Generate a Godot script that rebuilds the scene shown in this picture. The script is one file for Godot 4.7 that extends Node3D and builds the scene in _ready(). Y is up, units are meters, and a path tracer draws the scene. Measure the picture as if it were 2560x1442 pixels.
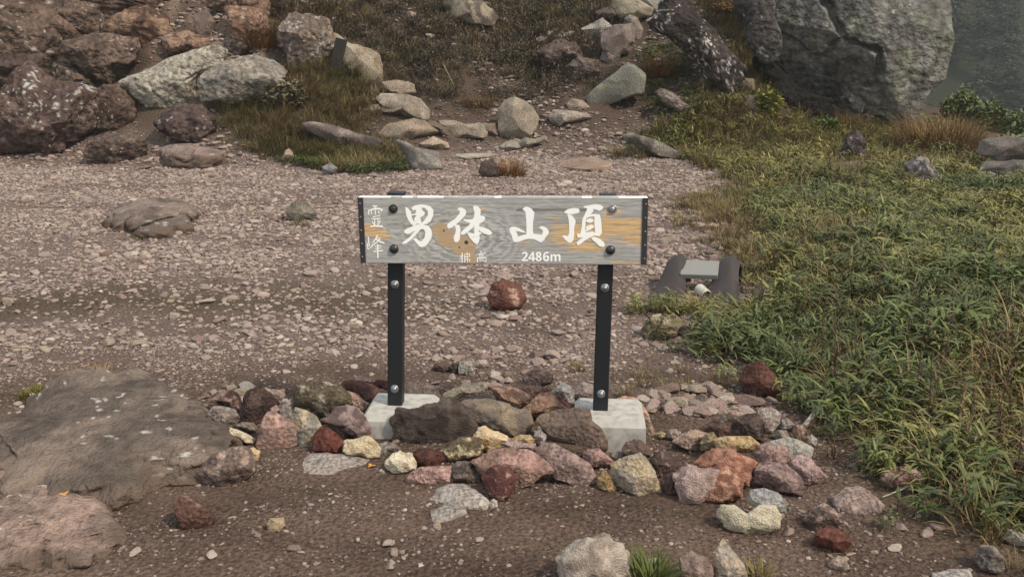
extends Node3D
# A summit signboard on a stony flat, rough slope and hazy forest behind. Units metres, y up; the ground runs away towards -z.

var M := {}
var rng := RandomNumberGenerator.new()
var n_low := FastNoiseLite.new()
var n_mid := FastNoiseLite.new()
var n_fine := FastNoiseLite.new()
var n_patch := FastNoiseLite.new()
var n_cell := FastNoiseLite.new()
var n_ridge := FastNoiseLite.new()
var used := {}
var icos := {}

func set_camera_and_light() -> void:
	var cam := Camera3D.new(); cam.name = "camera"; add_child(cam)
	cam.position = Vector3(0, 1.5, 0); cam.rotation_degrees = Vector3(-13.8, 0, 0)
	cam.fov = 33.43; cam.near = 0.05; cam.far = 600.0
	var env := Environment.new()
	var sky := ProceduralSkyMaterial.new()
	sky.sky_top_color = Color(0.74, 0.77, 0.80); sky.sky_horizon_color = Color(0.80, 0.81, 0.80); sky.sky_curve = 0.2
	sky.ground_bottom_color = Color(0.30, 0.29, 0.27); sky.ground_horizon_color = Color(0.6, 0.6, 0.58)
	sky.sky_energy_multiplier = 1.06
	env.background_mode = Environment.BG_SKY
	env.sky = Sky.new(); env.sky.sky_material = sky
	env.tonemap_mode = Environment.TONE_MAPPER_LINEAR
	env.tonemap_exposure = 1.6
	env.sdfgi_enabled = true; env.ssao_enabled = true; env.ssil_enabled = true
	env.fog_enabled = true; env.fog_density = 0.0011; env.fog_light_color = Color(0.72, 0.74, 0.735)
	var we := WorldEnvironment.new(); we.name = "world_environment"; we.environment = env; add_child(we)
	var sun := DirectionalLight3D.new(); sun.name = "sun"
	sun.light_energy = 0.78; sun.light_color = Color(1.0, 0.935, 0.845); sun.light_angular_distance = 6.0; sun.shadow_enabled = true
	sun.sky_mode = DirectionalLight3D.SKY_MODE_LIGHT_ONLY
	add_child(sun)
	sun.look_at_from_position(Vector3.ZERO, Vector3(-0.55, -0.76, -0.42), Vector3.UP)

# ---------------------------------------------------------------- bookkeeping
func numbered(called: String) -> String:
	if not used.has(called):
		used[called] = 0
		return called
	used[called] += 1
	return "%s_%03d" % [called, used[called]]

func tag(o: Node, label: String, category: String, group := "", kind := "") -> void:
	o.set_meta("label", label)
	if category: o.set_meta("category", category)
	if group: o.set_meta("group", group)
	if kind: o.set_meta("kind", kind)

func obj(called: String, mesh: Mesh, m: Material, parent: Node = null) -> MeshInstance3D:
	var o := MeshInstance3D.new()
	o.name = numbered(called) if parent == null else called
	o.mesh = mesh; o.material_override = m
	(self if parent == null else parent).add_child(o, true)
	return o

func base(called: String, at := Vector3.ZERO, turn := 0.0) -> Node3D:
	var o := Node3D.new(); o.name = numbered(called); add_child(o)
	o.position = at; o.rotation.y = turn
	return o

# ---------------------------------------------------------------- ground shape
const U0 := [[-9, 11.2], [-5.5, 11.9], [-3, 11.6], [-1.4, 11.9], [0, 12.5], [1.6, 12.6], [3, 12.3], [4.5, 12.8], [6, 13.6], [8, 14.5]]
const SL := [[-9, 0.8], [-2.6, 0.85], [-1.2, 0.62], [0.3, 0.52], [1.6, 0.62], [2.8, 0.66], [3.7, 0.62], [4.7, 0.2], [6, 0.16], [7.5, 0.12], [9, 0]]
func tab(t: Array, x: float) -> float:
	if x <= t[0][0]: return t[0][1]
	for i in range(1, t.size()):
		if x <= t[i][0]:
			var k: float = (x - t[i - 1][0]) / (t[i][0] - t[i - 1][0])
			return lerpf(t[i - 1][1], t[i][1], k * k * (3.0 - 2.0 * k))
	return t[-1][1]
func sp(v: float, w: float) -> float:
	if v <= -w: return 0.0
	if v >= w: return v
	return (v + w) * (v + w) / (4.0 * w)
func ground(x: float, z: float) -> float:
	var u := -z
	var h := 0.03 * sp(u - 5.0, 1.5)
	var r := sp(u - tab(U0, x), 0.5)
	h += tab(SL, x) * (9.0 * (1.0 - exp(-r / 9.0)))
	h -= minf(smoothstep(5.0, 7.5, x) * sp(u - 17.5, 1.5) * 0.45, 16.0)
	h += 0.42 * sp(u - 55.0, 8.0) * smoothstep(-10.0, 25.0, x)
	h += 0.16 * exp(-(pow((x - 2.6) / 1.3, 2.0) + pow((u - 5.2) / 2.2, 2.0))) * smoothstep(1.0, 2.4, x)
	h -= 0.035 * exp(-(pow((x - 0.40) / 0.24, 2.0) + pow((u - 3.45) / 0.22, 2.0)))
	var steep := smoothstep(0.0, 1.2, r) * smoothstep(6.0, 3.0, x)
	h += 0.010 * n_low.get_noise_2d(x, z) + 0.006 * n_mid.get_noise_2d(x, z)
	var left := smoothstep(-1.6, -2.8, x)
	h += steep * (left * (0.22 * absf(n_ridge.get_noise_2d(x * 0.8 + 5.0, z * 0.8)) + 0.10 * absf(n_mid.get_noise_2d(x * 0.7, z * 0.7))) + 0.16 * n_low.get_noise_2d(x * 1.3 + 40.0, z * 1.3) + 0.05 * n_mid.get_noise_2d(x + 9.0, z) + 0.07 * absf(n_ridge.get_noise_2d(x, z)))
	return h
func on(x: float, z: float, up := 0.0) -> Vector3:
	return Vector3(x, ground(x, z) + up, z)

# ---------------------------------------------------------------- materials
func noise_tex(kind: int, freq: float, size: int, ramp: Array, oct := 4, sd := 1, bumps := false) -> NoiseTexture2D:
	var n := FastNoiseLite.new(); n.noise_type = kind; n.frequency = freq; n.fractal_octaves = oct; n.seed = sd
	n.fractal_type = FastNoiseLite.FRACTAL_FBM
	if kind == FastNoiseLite.TYPE_CELLULAR: n.cellular_return_type = FastNoiseLite.RETURN_DISTANCE
	var t := NoiseTexture2D.new(); t.width = size; t.height = size; t.seamless = true; t.seamless_blend_skirt = 0.2; t.noise = n; t.generate_mipmaps = false
	if not bumps:
		var g := Gradient.new()
		g.offsets = PackedFloat32Array(ramp.map(func(a): return a[0])); g.colors = PackedColorArray(ramp.map(func(a): return Color(a[1], a[1] * a[2], a[1] * a[3])))
		t.color_ramp = g
	return t

func rock_material(tile: float, tex: Texture2D, hm: Texture2D, bump: float, rough := 0.95) -> StandardMaterial3D:
	var m := StandardMaterial3D.new()
	m.vertex_color_use_as_albedo = true; m.roughness = rough; m.metallic_specular = 0.25
	m.albedo_texture = tex; m.uv1_triplanar = true; m.uv1_scale = Vector3.ONE / tile
	m.heightmap_enabled = true; m.heightmap_texture = hm; m.heightmap_scale = bump
	return m

func plain(c: Color, rough := 0.8, metal := 0.0, spec := 0.5) -> StandardMaterial3D:
	var m := StandardMaterial3D.new(); m.albedo_color = c.linear_to_srgb(); m.roughness = rough; m.metallic = metal; m.metallic_specular = spec
	return m

func vcol(rough := 0.8, back := Color.BLACK, spec := 0.3) -> StandardMaterial3D:
	var m := StandardMaterial3D.new(); m.vertex_color_use_as_albedo = true; m.roughness = rough; m.metallic_specular = spec
	m.cull_mode = BaseMaterial3D.CULL_DISABLED
	if back != Color.BLACK:
		m.backlight_enabled = true; m.backlight = back
	return m

func make_materials() -> void:
	var grain := noise_tex(FastNoiseLite.TYPE_SIMPLEX_SMOOTH, 0.02, 512, [[0.0, 0.52, 0.97, 0.95], [0.38, 0.80, 0.985, 0.97], [0.62, 0.97, 1.0, 1.0], [1.0, 1.0, 0.99, 0.97]], 6, 3)
	var grain_h := noise_tex(FastNoiseLite.TYPE_SIMPLEX_SMOOTH, 0.022, 512, [], 6, 7, true)
	var pit := noise_tex(FastNoiseLite.TYPE_CELLULAR, 0.045, 512, [[0.0, 0.74, 0.97, 0.96], [0.25, 0.90, 0.99, 0.98], [0.6, 1.0, 1.0, 0.99], [1.0, 0.92, 0.98, 0.96]], 3, 5)
	var pit_h := noise_tex(FastNoiseLite.TYPE_CELLULAR, 0.045, 512, [], 3, 5, true)
	M.fine = rock_material(0.20, grain, grain_h, 1.2)
	M.pit = rock_material(0.14, pit, pit_h, 0.7)
	M.smooth = rock_material(0.24, grain, grain_h, 0.9, 0.9)
	M.cliff = rock_material(0.9, grain, grain_h, 4.5)
	M.dome = rock_material(0.30, pit, grain_h, 1.6)
	M.giant = rock_material(1.3, grain, grain_h, 5.0)
	var gm := StandardMaterial3D.new()
	gm.vertex_color_use_as_albedo = true; gm.roughness = 1.0; gm.metallic_specular = 0.15
	gm.albedo_texture = noise_tex(FastNoiseLite.TYPE_SIMPLEX_SMOOTH, 0.035, 1024, [[0.0, 0.66, 0.96, 0.94], [0.4, 0.84, 0.98, 0.97], [0.6, 0.95, 1.0, 1.0], [1.0, 1.0, 1.0, 1.0]], 6, 11)
	gm.heightmap_enabled = true; gm.heightmap_texture = noise_tex(FastNoiseLite.TYPE_SIMPLEX_SMOOTH, 0.04, 1024, [], 6, 13, true); gm.heightmap_scale = 1.1
	gm.uv1_scale = Vector3(1.0 / 0.9, 1.0 / 0.9, 1)
	M.ground = gm
	M.stone = rock_material(0.08, grain, grain_h, 0.3)
	M.leaf = vcol(0.55, Color(0.25, 0.3, 0.1), 0.45)
	M.grass = vcol(0.7, Color(0.2, 0.2, 0.1), 0.25)
	M.twig = vcol(0.9)
	M.needle = vcol(0.85)
	M.black_metal = plain(Color(0.012, 0.014, 0.017), 0.5, 0.0, 0.4)
	M.strap = plain(Color(0.035, 0.035, 0.036), 0.55, 0.3)
	M.steel = plain(Color(0.33, 0.33, 0.34), 0.38, 0.85)
	M.dark_bolt = plain(Color(0.05, 0.05, 0.052), 0.32, 0.6)
	M.paint = plain(Color(0.9, 0.9, 0.88), 0.6)
	M.sheet = vcol(0.6, Color.BLACK, 0.4)
	M.block = plain(Color(0.20, 0.20, 0.185), 0.9)
	M.bark = plain(Color(0.014, 0.013, 0.012), 0.95)

# ---------------------------------------------------------------- meshes
func icosphere(level: int) -> Array:
	if icos.has(level): return icos[level]
	var t := (1.0 + sqrt(5.0)) / 2.0
	var v := PackedVector3Array([Vector3(-1, t, 0), Vector3(1, t, 0), Vector3(-1, -t, 0), Vector3(1, -t, 0), Vector3(0, -1, t), Vector3(0, 1, t), Vector3(0, -1, -t), Vector3(0, 1, -t), Vector3(t, 0, -1), Vector3(t, 0, 1), Vector3(-t, 0, -1), Vector3(-t, 0, 1)])
	for i in v.size(): v[i] = v[i].normalized()
	var f := PackedInt32Array([0, 11, 5, 0, 5, 1, 0, 1, 7, 0, 7, 10, 0, 10, 11, 1, 5, 9, 5, 11, 4, 11, 10, 2, 10, 7, 6, 7, 1, 8, 3, 9, 4, 3, 4, 2, 3, 2, 6, 3, 6, 8, 3, 8, 9, 4, 9, 5, 2, 4, 11, 6, 2, 10, 8, 6, 7, 9, 8, 1])
	for l in level:
		var mid := {}
		var nf := PackedInt32Array()
		for i in range(0, f.size(), 3):
			var e := [0, 0, 0]
			for k in 3:
				var a := f[i + k]
				var b := f[i + (k + 1) % 3]
				var key := mini(a, b) * 100000 + maxi(a, b)
				if not mid.has(key):
					mid[key] = v.size()
					v.append(((v[a] + v[b]) * 0.5).normalized())
				e[k] = mid[key]
			nf.append_array([f[i], e[0], e[2], f[i + 1], e[1], e[0], f[i + 2], e[2], e[1], e[0], e[1], e[2]])
		f = nf
	for i in range(0, f.size(), 3):   # clockwise seen from outside
		var s := f[i + 1]; f[i + 1] = f[i + 2]; f[i + 2] = s
	icos[level] = [v, f]
	return icos[level]

func arrays_mesh(v: PackedVector3Array, f: PackedInt32Array, c: PackedColorArray, uv := PackedVector2Array()) -> ArrayMesh:
	var nrm := PackedVector3Array(); nrm.resize(v.size())
	for i in range(0, f.size(), 3):
		var n := (v[f[i + 2]] - v[f[i]]).cross(v[f[i + 1]] - v[f[i]])
		nrm[f[i]] += n; nrm[f[i + 1]] += n; nrm[f[i + 2]] += n
	for i in nrm.size(): nrm[i] = nrm[i].normalized()
	var a := []; a.resize(Mesh.ARRAY_MAX)
	a[Mesh.ARRAY_VERTEX] = v; a[Mesh.ARRAY_INDEX] = f; a[Mesh.ARRAY_NORMAL] = nrm
	if c.size(): a[Mesh.ARRAY_COLOR] = c
	if uv.size(): a[Mesh.ARRAY_TEX_UV] = uv
	var m := ArrayMesh.new(); m.add_surface_from_arrays(Mesh.PRIMITIVE_TRIANGLES, a)
	return m

# exponent of the profile, facets cut, lumps, roughness, size of colour patches, material
const STYLE := {
	"block": [3.6, 12, 0.05, 0.04, 2.6, "fine"], "smooth": [3.0, 6, 0.04, 0.015, 2.0, "smooth"], "round": [2.3, 3, 0.05, 0.03, 3.2, "fine"],
	"lump": [2.5, 3, 0.11, 0.09, 3.6, "pit"], "slab": [4.0, 5, 0.04, 0.02, 2.4, "smooth"], "dome": [2.4, 0, 0.10, 0.13, 3.6, "dome"],
	"cliff": [3.0, 14, 0.13, 0.10, 3.0, "cliff"], "face": [5.0, 3, 0.22, 0.22, 4.0, "cliff"], "ledge": [3.6, 14, 0.06, 0.05, 2.2, "cliff"], "giant": [3.0, 10, 0.05, 0.035, 3.2, "giant"],
}

func rock_mesh(poly: PackedVector2Array, depth: float, st: Array, c1: Color, c2: Color, patch: float, sd: int, level: int, extra := "") -> ArrayMesh:
	var cen := Vector2.ZERO
	var area := 0.0
	for i in poly.size():
		var a := poly[i]; var b := poly[(i + 1) % poly.size()]
		var cr := a.cross(b)
		area += cr; cen += (a + b) * cr
	cen /= 3.0 * area
	area = absf(area) * 0.5
	var size := sqrt(area)
	var N := 240
	var reach := PackedFloat32Array(); reach.resize(N + 1)
	for i in N:
		var d := Vector2.from_angle(TAU * i / N)
		var best := 0.0
		for k in poly.size():
			var a := poly[k] - cen; var b := poly[(k + 1) % poly.size()] - cen
			var e := b - a
			var den := d.cross(e)
			if absf(den) < 1e-9: continue
			var t := a.cross(e) / den
			var w := a.cross(d) / den
			if w >= -0.001 and w <= 1.001 and t > best: best = t
		reach[i] = best * (1.0 if st[5] == "giant" or st[5] == "cliff" else 1.09)
	reach[N] = reach[0]
	var r := RandomNumberGenerator.new(); r.seed = sd
	var planes := []
	for k in int(st[1]):
		var n := Vector3(r.randf_range(-1, 1), r.randf_range(-0.7, 1), r.randf_range(0.25, 1.1)).normalized()
		planes.append([n, r.randf_range(0.62, 0.95)])
	var ico := icosphere(level)
	var dirs: PackedVector3Array = ico[0]
	var v := PackedVector3Array(); v.resize(dirs.size())
	var col := PackedColorArray(); col.resize(dirs.size())
	var e: float = st[0]
	var off := Vector3(r.randf(), r.randf(), r.randf()) * 50.0
	var pf: float = st[4]
	var lump: float = st[2]
	var rough: float = st[3]
	var ridged: bool = st[5] == "cliff" or st[5] == "giant" or st[5] == "dome"
	for i in dirs.size():
		var d := dirs[i]
		var rho := sqrt(d.x * d.x + d.y * d.y)
		var th := atan2(d.y, d.x)
		if th < 0.0: th += TAU
		var ti := th / TAU * N
		var ii := mini(int(ti), N - 1)
		var R := lerpf(reach[ii], reach[ii + 1], ti - ii)
		var t := pow(pow(rho, e) + pow(absf(d.z), e), -1.0 / e)
		var q := d * t
		for p in planes:
			var s: float = q.dot(p[0]) - p[1]
			if s > 0.0: q -= p[0] * (s * 0.93)
		var w := Vector3(q.x * R, q.y * R, q.z * depth)
		var np := w / size + off
		var disp := lump * n_low.get_noise_3dv(np * 3.0) + rough * n_mid.get_noise_3dv(np * 1.1) + rough * 0.5 * n_fine.get_noise_3dv(np * 0.9)
		if ridged:
			var rg := absf(n_ridge.get_noise_3dv(np * 0.9))
			disp += lump * 0.7 * (rg - 0.35)
			disp -= 0.07 * smoothstep(0.07, 0.0, absf(n_mid.get_noise_3d(np.x * 0.4, np.y * 0.3, np.z * 0.4)))
		if st[5] == "fine" or st[5] == "cliff":
			disp += 0.055 * (n_cell.get_noise_3dv(np * 0.55) + 0.6)
		if st[5] == "pit":
			disp += rough * 0.9 * (n_cell.get_noise_3dv(np * 1.0))
		var dark := 1.0
		if extra == "crack":
			var g := crack_depth(Vector2(w.x + cen.x, w.y + cen.y) + 0.06 * Vector2(n_mid.get_noise_2d(w.x, w.y), n_mid.get_noise_2d(w.x + 9.0, w.y)))
			if w.z > 0.0 and g > 0.0:
				w.z -= g * 0.15
				dark = 1.0
		if e >= 5.0: w.z += disp * size * 0.55   # a wide face: relief in and out rather than sideways
		else: w *= 1.0 + disp
		v[i] = Vector3(w.x + cen.x, w.y + cen.y, w.z)
		var pn := n_patch.get_noise_3dv(np * pf) * 0.5 + 0.5
		var m := smoothstep(patch - 0.07, patch + 0.07, pn)
		var c := c1.lerp(c2, m)
		var b := 1.0 + 0.30 * n_mid.get_noise_3dv(np * 0.8 + Vector3(7, 3, 1)) + (0.45 if ridged else 0.24) * n_fine.get_noise_3dv(np * 1.5) + 0.14 * n_low.get_noise_3dv(np * 4.0)
		c = Color(c.r * b, c.g * b, c.b * b)
		if ridged and c1.g > 0.04 and n_fine.get_noise_3dv(np * 1.7 + Vector3(3, 9, 4)) > 0.50 and n_low.get_noise_3dv(np * 2.2 + Vector3(1, 5, 2)) > 0.02:
			c = c.lerp(Color(0.50, 0.48, 0.43), 0.8)
		if st[5] == "dome":   # soil washed over the foot of a half-buried rock
			c = c.lerp(Color(0.13, 0.096, 0.078), smoothstep(0.62, 0.25, w.z / depth + 0.35 * n_mid.get_noise_3dv(np * 1.2)))
		if extra == "lichen" and n_fine.get_noise_3dv(np * 1.9 + Vector3(5, 5, 5)) + 0.8 * n_mid.get_noise_3dv(np * 1.6) > 0.40 and n_low.get_noise_3dv(np * 2.6) > 0.04:
			c = c.lerp(Color(0.52, 0.51, 0.49), 0.85)
		if extra == "crack":
			var lc := n_low.get_noise_3dv(np * 5.0 + Vector3(8, 1, 3))
			if lc > 0.22: c = c.lerp(Color(0.22, 0.27, 0.13), smoothstep(0.22, 0.40, lc) * 0.2)
			var dk := n_low.get_noise_3dv(Vector3(np.x * 7.0, np.y * 2.5, np.z * 4.0) + Vector3(2, 8, 6))
			if dk > 0.15: c = c * (1.0 - 0.45 * smoothstep(0.15, 0.45, dk))
		col[i] = Color(maxf(c.r, 0.004), maxf(c.g, 0.004), maxf(c.b, 0.004))
	return arrays_mesh(v, ico[1], col)

const CRACK := [Vector2(-1.40, 2.6), Vector2(-1.285, 2.0), Vector2(-1.03, 1.72), Vector2(-0.907, 1.405), Vector2(-0.75, 1.247), Vector2(-0.40, 1.12), Vector2(-0.31, 1.06), Vector2(-0.277, 0.806)]
func crack_depth(p: Vector2) -> float:
	var best := 9.0
	for i in CRACK.size() - 1:
		best = minf(best, p.distance_to(Geometry2D.get_closest_point_to_segment(p, CRACK[i], CRACK[i + 1])))
	return smoothstep(0.055, 0.012, best)

func rock(called: String, label: String, category: String, group: String, at: Vector3, yaw: float, pitch: float, pts: Array, depth: float, style: String, c1: Color, c2: Color, patch: float, level: int, extra := "") -> void:
	var poly := PackedVector2Array()
	for i in range(0, pts.size(), 2): poly.append(Vector2(pts[i], pts[i + 1]))
	var st: Array = STYLE[style]
	var o := obj(called, rock_mesh(poly, depth, st, c1, c2, patch, used.size() * 77 + hash(label) % 1000, level, extra), M[st[5]])
	o.transform = Transform3D(Basis(Vector3.UP, yaw) * Basis(Vector3.RIGHT, -pitch), at)
	tag(o, label, category, group)

func bevel_box(s: Vector3, b: float) -> ArrayMesh:
	var st := SurfaceTool.new(); st.begin(Mesh.PRIMITIVE_TRIANGLES); st.set_smooth_group(-1)
	var h := s * 0.5
	var quad := func(p: Array):
		var n: Vector3 = (p[1] - p[0]).cross(p[2] - p[0])
		var mid: Vector3 = (p[0] + p[1] + p[2] + p[p.size() - 1]) * 0.25
		if n.dot(mid) > 0.0: p.reverse()
		for k in range(1, p.size() - 1):
			for j in [0, k, k + 1]:
				st.set_uv(Vector2(p[j].x / s.x + 0.5, 0.5 - p[j].y / s.y)); st.add_vertex(p[j])
	var X := h.x - b; var Y := h.y - b; var Z := h.z - b
	for sg: float in [-1.0, 1.0]:
		quad.call([Vector3(-X, -Y, sg * h.z), Vector3(X, -Y, sg * h.z), Vector3(X, Y, sg * h.z), Vector3(-X, Y, sg * h.z)])
		quad.call([Vector3(-X, sg * h.y, -Z), Vector3(X, sg * h.y, -Z), Vector3(X, sg * h.y, Z), Vector3(-X, sg * h.y, Z)])
		quad.call([Vector3(sg * h.x, -Y, -Z), Vector3(sg * h.x, Y, -Z), Vector3(sg * h.x, Y, Z), Vector3(sg * h.x, -Y, Z)])
		for tg: float in [-1.0, 1.0]:
			quad.call([Vector3(-X, sg * h.y, tg * Z), Vector3(X, sg * h.y, tg * Z), Vector3(X, sg * Y, tg * h.z), Vector3(-X, sg * Y, tg * h.z)])
			quad.call([Vector3(sg * h.x, -Y, tg * Z), Vector3(sg * h.x, Y, tg * Z), Vector3(sg * X, Y, tg * h.z), Vector3(sg * X, -Y, tg * h.z)])
			quad.call([Vector3(sg * h.x, tg * Y, -Z), Vector3(sg * h.x, tg * Y, Z), Vector3(sg * X, tg * h.y, Z), Vector3(sg * X, tg * h.y, -Z)])
			for rg: float in [-1.0, 1.0]:
				quad.call([Vector3(sg * h.x, tg * Y, rg * Z), Vector3(sg * X, tg * h.y, rg * Z), Vector3(sg * X, tg * Y, rg * h.z)])
	st.generate_normals()
	return st.commit()

func lathe(prof: Array, seg := 20) -> ArrayMesh:   # radius, z pairs, turned about z
	var v := PackedVector3Array(); var f := PackedInt32Array()
	for p in prof:
		for k in seg: v.append(Vector3(p[0] * cos(TAU * k / seg), p[0] * sin(TAU * k / seg), p[1]))
	for i in prof.size() - 1:
		for k in seg:
			var a := i * seg + k; var b := i * seg + (k + 1) % seg
			f.append_array([a, a + seg, b, b, a + seg, b + seg])
	return arrays_mesh(v, f, PackedColorArray())

func prism(outline: PackedVector2Array, front: float, back: float) -> ArrayMesh:
	var st := SurfaceTool.new(); st.begin(Mesh.PRIMITIVE_TRIANGLES); st.set_smooth_group(-1)
	add_prism(st, outline, front, back)
	st.generate_normals()
	return st.commit()

func add_prism(st: SurfaceTool, outline: PackedVector2Array, front: float, back: float) -> void:
	if not Geometry2D.is_polygon_clockwise(outline): outline.reverse()
	var tri := Geometry2D.triangulate_polygon(outline)
	for i in range(0, tri.size(), 3):
		var a := outline[tri[i]]; var b := outline[tri[i + 1]]; var c := outline[tri[i + 2]]
		if (b - a).cross(c - a) > 0.0: var s := b; b = c; c = s
		for p: Vector2 in [a, b, c]: st.add_vertex(Vector3(p.x, p.y, front))
	for i in outline.size():
		var a := outline[i]; var b := outline[(i + 1) % outline.size()]
		for p: Vector3 in [Vector3(a.x, a.y, front), Vector3(a.x, a.y, back), Vector3(b.x, b.y, front), Vector3(b.x, b.y, front), Vector3(a.x, a.y, back), Vector3(b.x, b.y, back)]: st.add_vertex(p)

func stroke(pts: Array, width: float) -> PackedVector2Array:   # a brush line with slightly swelling ends, as an outline
	var l := PackedVector2Array(); var r := PackedVector2Array()
	for i in pts.size():
		var a: Vector2 = pts[maxi(i - 1, 0)]; var b: Vector2 = pts[mini(i + 1, pts.size() - 1)]
		var t := (b - a).normalized()
		var n := Vector2(-t.y, t.x) * width * 0.5
		var p: Vector2 = pts[i]
		if i == 0: p -= t * width * 0.25
		if i == pts.size() - 1: p += t * width * 0.25
		var k := 1.0 if i > 0 and i < pts.size() - 1 else 0.8
		l.append(p + n * k); r.append(p - n * k)
	r.reverse(); l.append_array(r)
	return l

# ---------------------------------------------------------------- the sign
func wood_texture() -> ImageTexture:
	var W := 1400; var H := 330
	var im := Image.create(W, H, false, Image.FORMAT_RGB8)
	var g1 := FastNoiseLite.new(); g1.seed = 21; g1.frequency = 0.02; g1.fractal_octaves = 4
	var g2 := FastNoiseLite.new(); g2.seed = 5; g2.frequency = 0.06; g2.fractal_octaves = 3
	# worn orange zones: centre u, v, half widths
	var worn := [[0.90, 0.43, 0.16, 0.16], [0.985, 0.60, 0.10, 0.10], [0.76, 0.55, 0.12, 0.20], [0.80, 0.76, 0.10, 0.05], [0.69, 0.32, 0.03, 0.03], [0.035, 0.50, 0.05, 0.11], [0.07, 0.58, 0.04, 0.08], [0.58, 0.68, 0.022, 0.025], [0.955, 0.96, 0.09, 0.03], [0.88, 0.20, 0.03, 0.06], [0.43, 0.17, 0.012, 0.02]]
	var knot := [[0.285, 0.50, 0.03, 0.13], [0.32, 0.62, 0.055, 0.14], [0.365, 0.74, 0.045, 0.16], [0.385, 0.90, 0.028, 0.10]]
	for y in H:
		var v := float(y) / H
		for x in W:
			var u := float(x) / W
			var wob := g1.get_noise_2d(x * 0.5, y * 1.5)
			var gr := g1.get_noise_2d(x * 0.16, y * 5.5 + wob * 34.0)
			var fine := g2.get_noise_2d(x * 0.22, y * 7.0)
			# rings that flow round the knots
			var dx := (u - 0.36) * 4.2; var dy := v - 0.62
			var d := sqrt(dx * dx * 0.55 + dy * dy * 1.6)
			var ring := sin(d * 62.0 + wob * 5.0) * smoothstep(0.95, 0.30, d) * smoothstep(0.10, 0.22, d)
			var dx2 := (u - 0.16) * 4.2
			var d2 := sqrt(dx2 * dx2 * 0.5 + (v - 0.55) * (v - 0.55) * 3.5)
			ring += sin(d2 * 55.0 + wob * 4.0) * smoothstep(0.5, 0.15, d2) * 0.6
			var b := 0.635 + 0.15 * gr + 0.08 * fine + 0.075 * ring
			b -= 0.10 * smoothstep(0.32, 0.6, gr)
			if absf(v - 0.19) < 0.02 + 0.02 * gr and u > 0.55 and u < 0.80: b -= 0.16
			var c := Color(b, b * 0.992, b * 0.972)
			var o := 0.0
			for w in worn:
				var e := 1.0 - pow((u - w[0]) / w[2], 2.0) - pow((v - w[1]) / w[3], 2.0)
				o = maxf(o, smoothstep(0.05, 0.22, e * 0.6 + gr * 0.9 + fine * 0.3 - 0.05))
			var amber := Color(0.80, 0.65, 0.45) * (1.0 + 0.22 * gr + 0.12 * fine)
			c = c.lerp(amber, o * 0.8)
			var k := 0.0
			for w in knot:
				var e2 := 1.0 - pow((u - w[0]) / w[2], 2.0) - pow((v - w[1]) / w[3], 2.0)
				k = maxf(k, smoothstep(0.0, 0.18, e2 + wob * 0.35))
			c = c.lerp(Color(0.70, 0.60, 0.48) * (1.0 + 0.16 * fine), k * 0.95)
			for kn in [[0.297, 0.50, 0.0045], [0.375, 0.675, 0.009], [0.35, 0.75, 0.004]]:
				var dk := Vector2(u - kn[0], (v - kn[1]) * 0.236).length()
				c = c.lerp(Color(0.24, 0.20, 0.17), smoothstep(kn[2], kn[2] * 0.5, dk) * 0.9)
			if v < 0.017 and (u < 0.115 or (u > 0.155 and u < 0.30 and absf(u - 0.20) > 0.008) or (u > 0.475 and u < 0.50) or (u > 0.775 and u < 0.81) or u > 0.90): c = Color(0.93, 0.92, 0.89)
			im.set_pixel(x, y, c)
	return ImageTexture.create_from_image(im)

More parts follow.
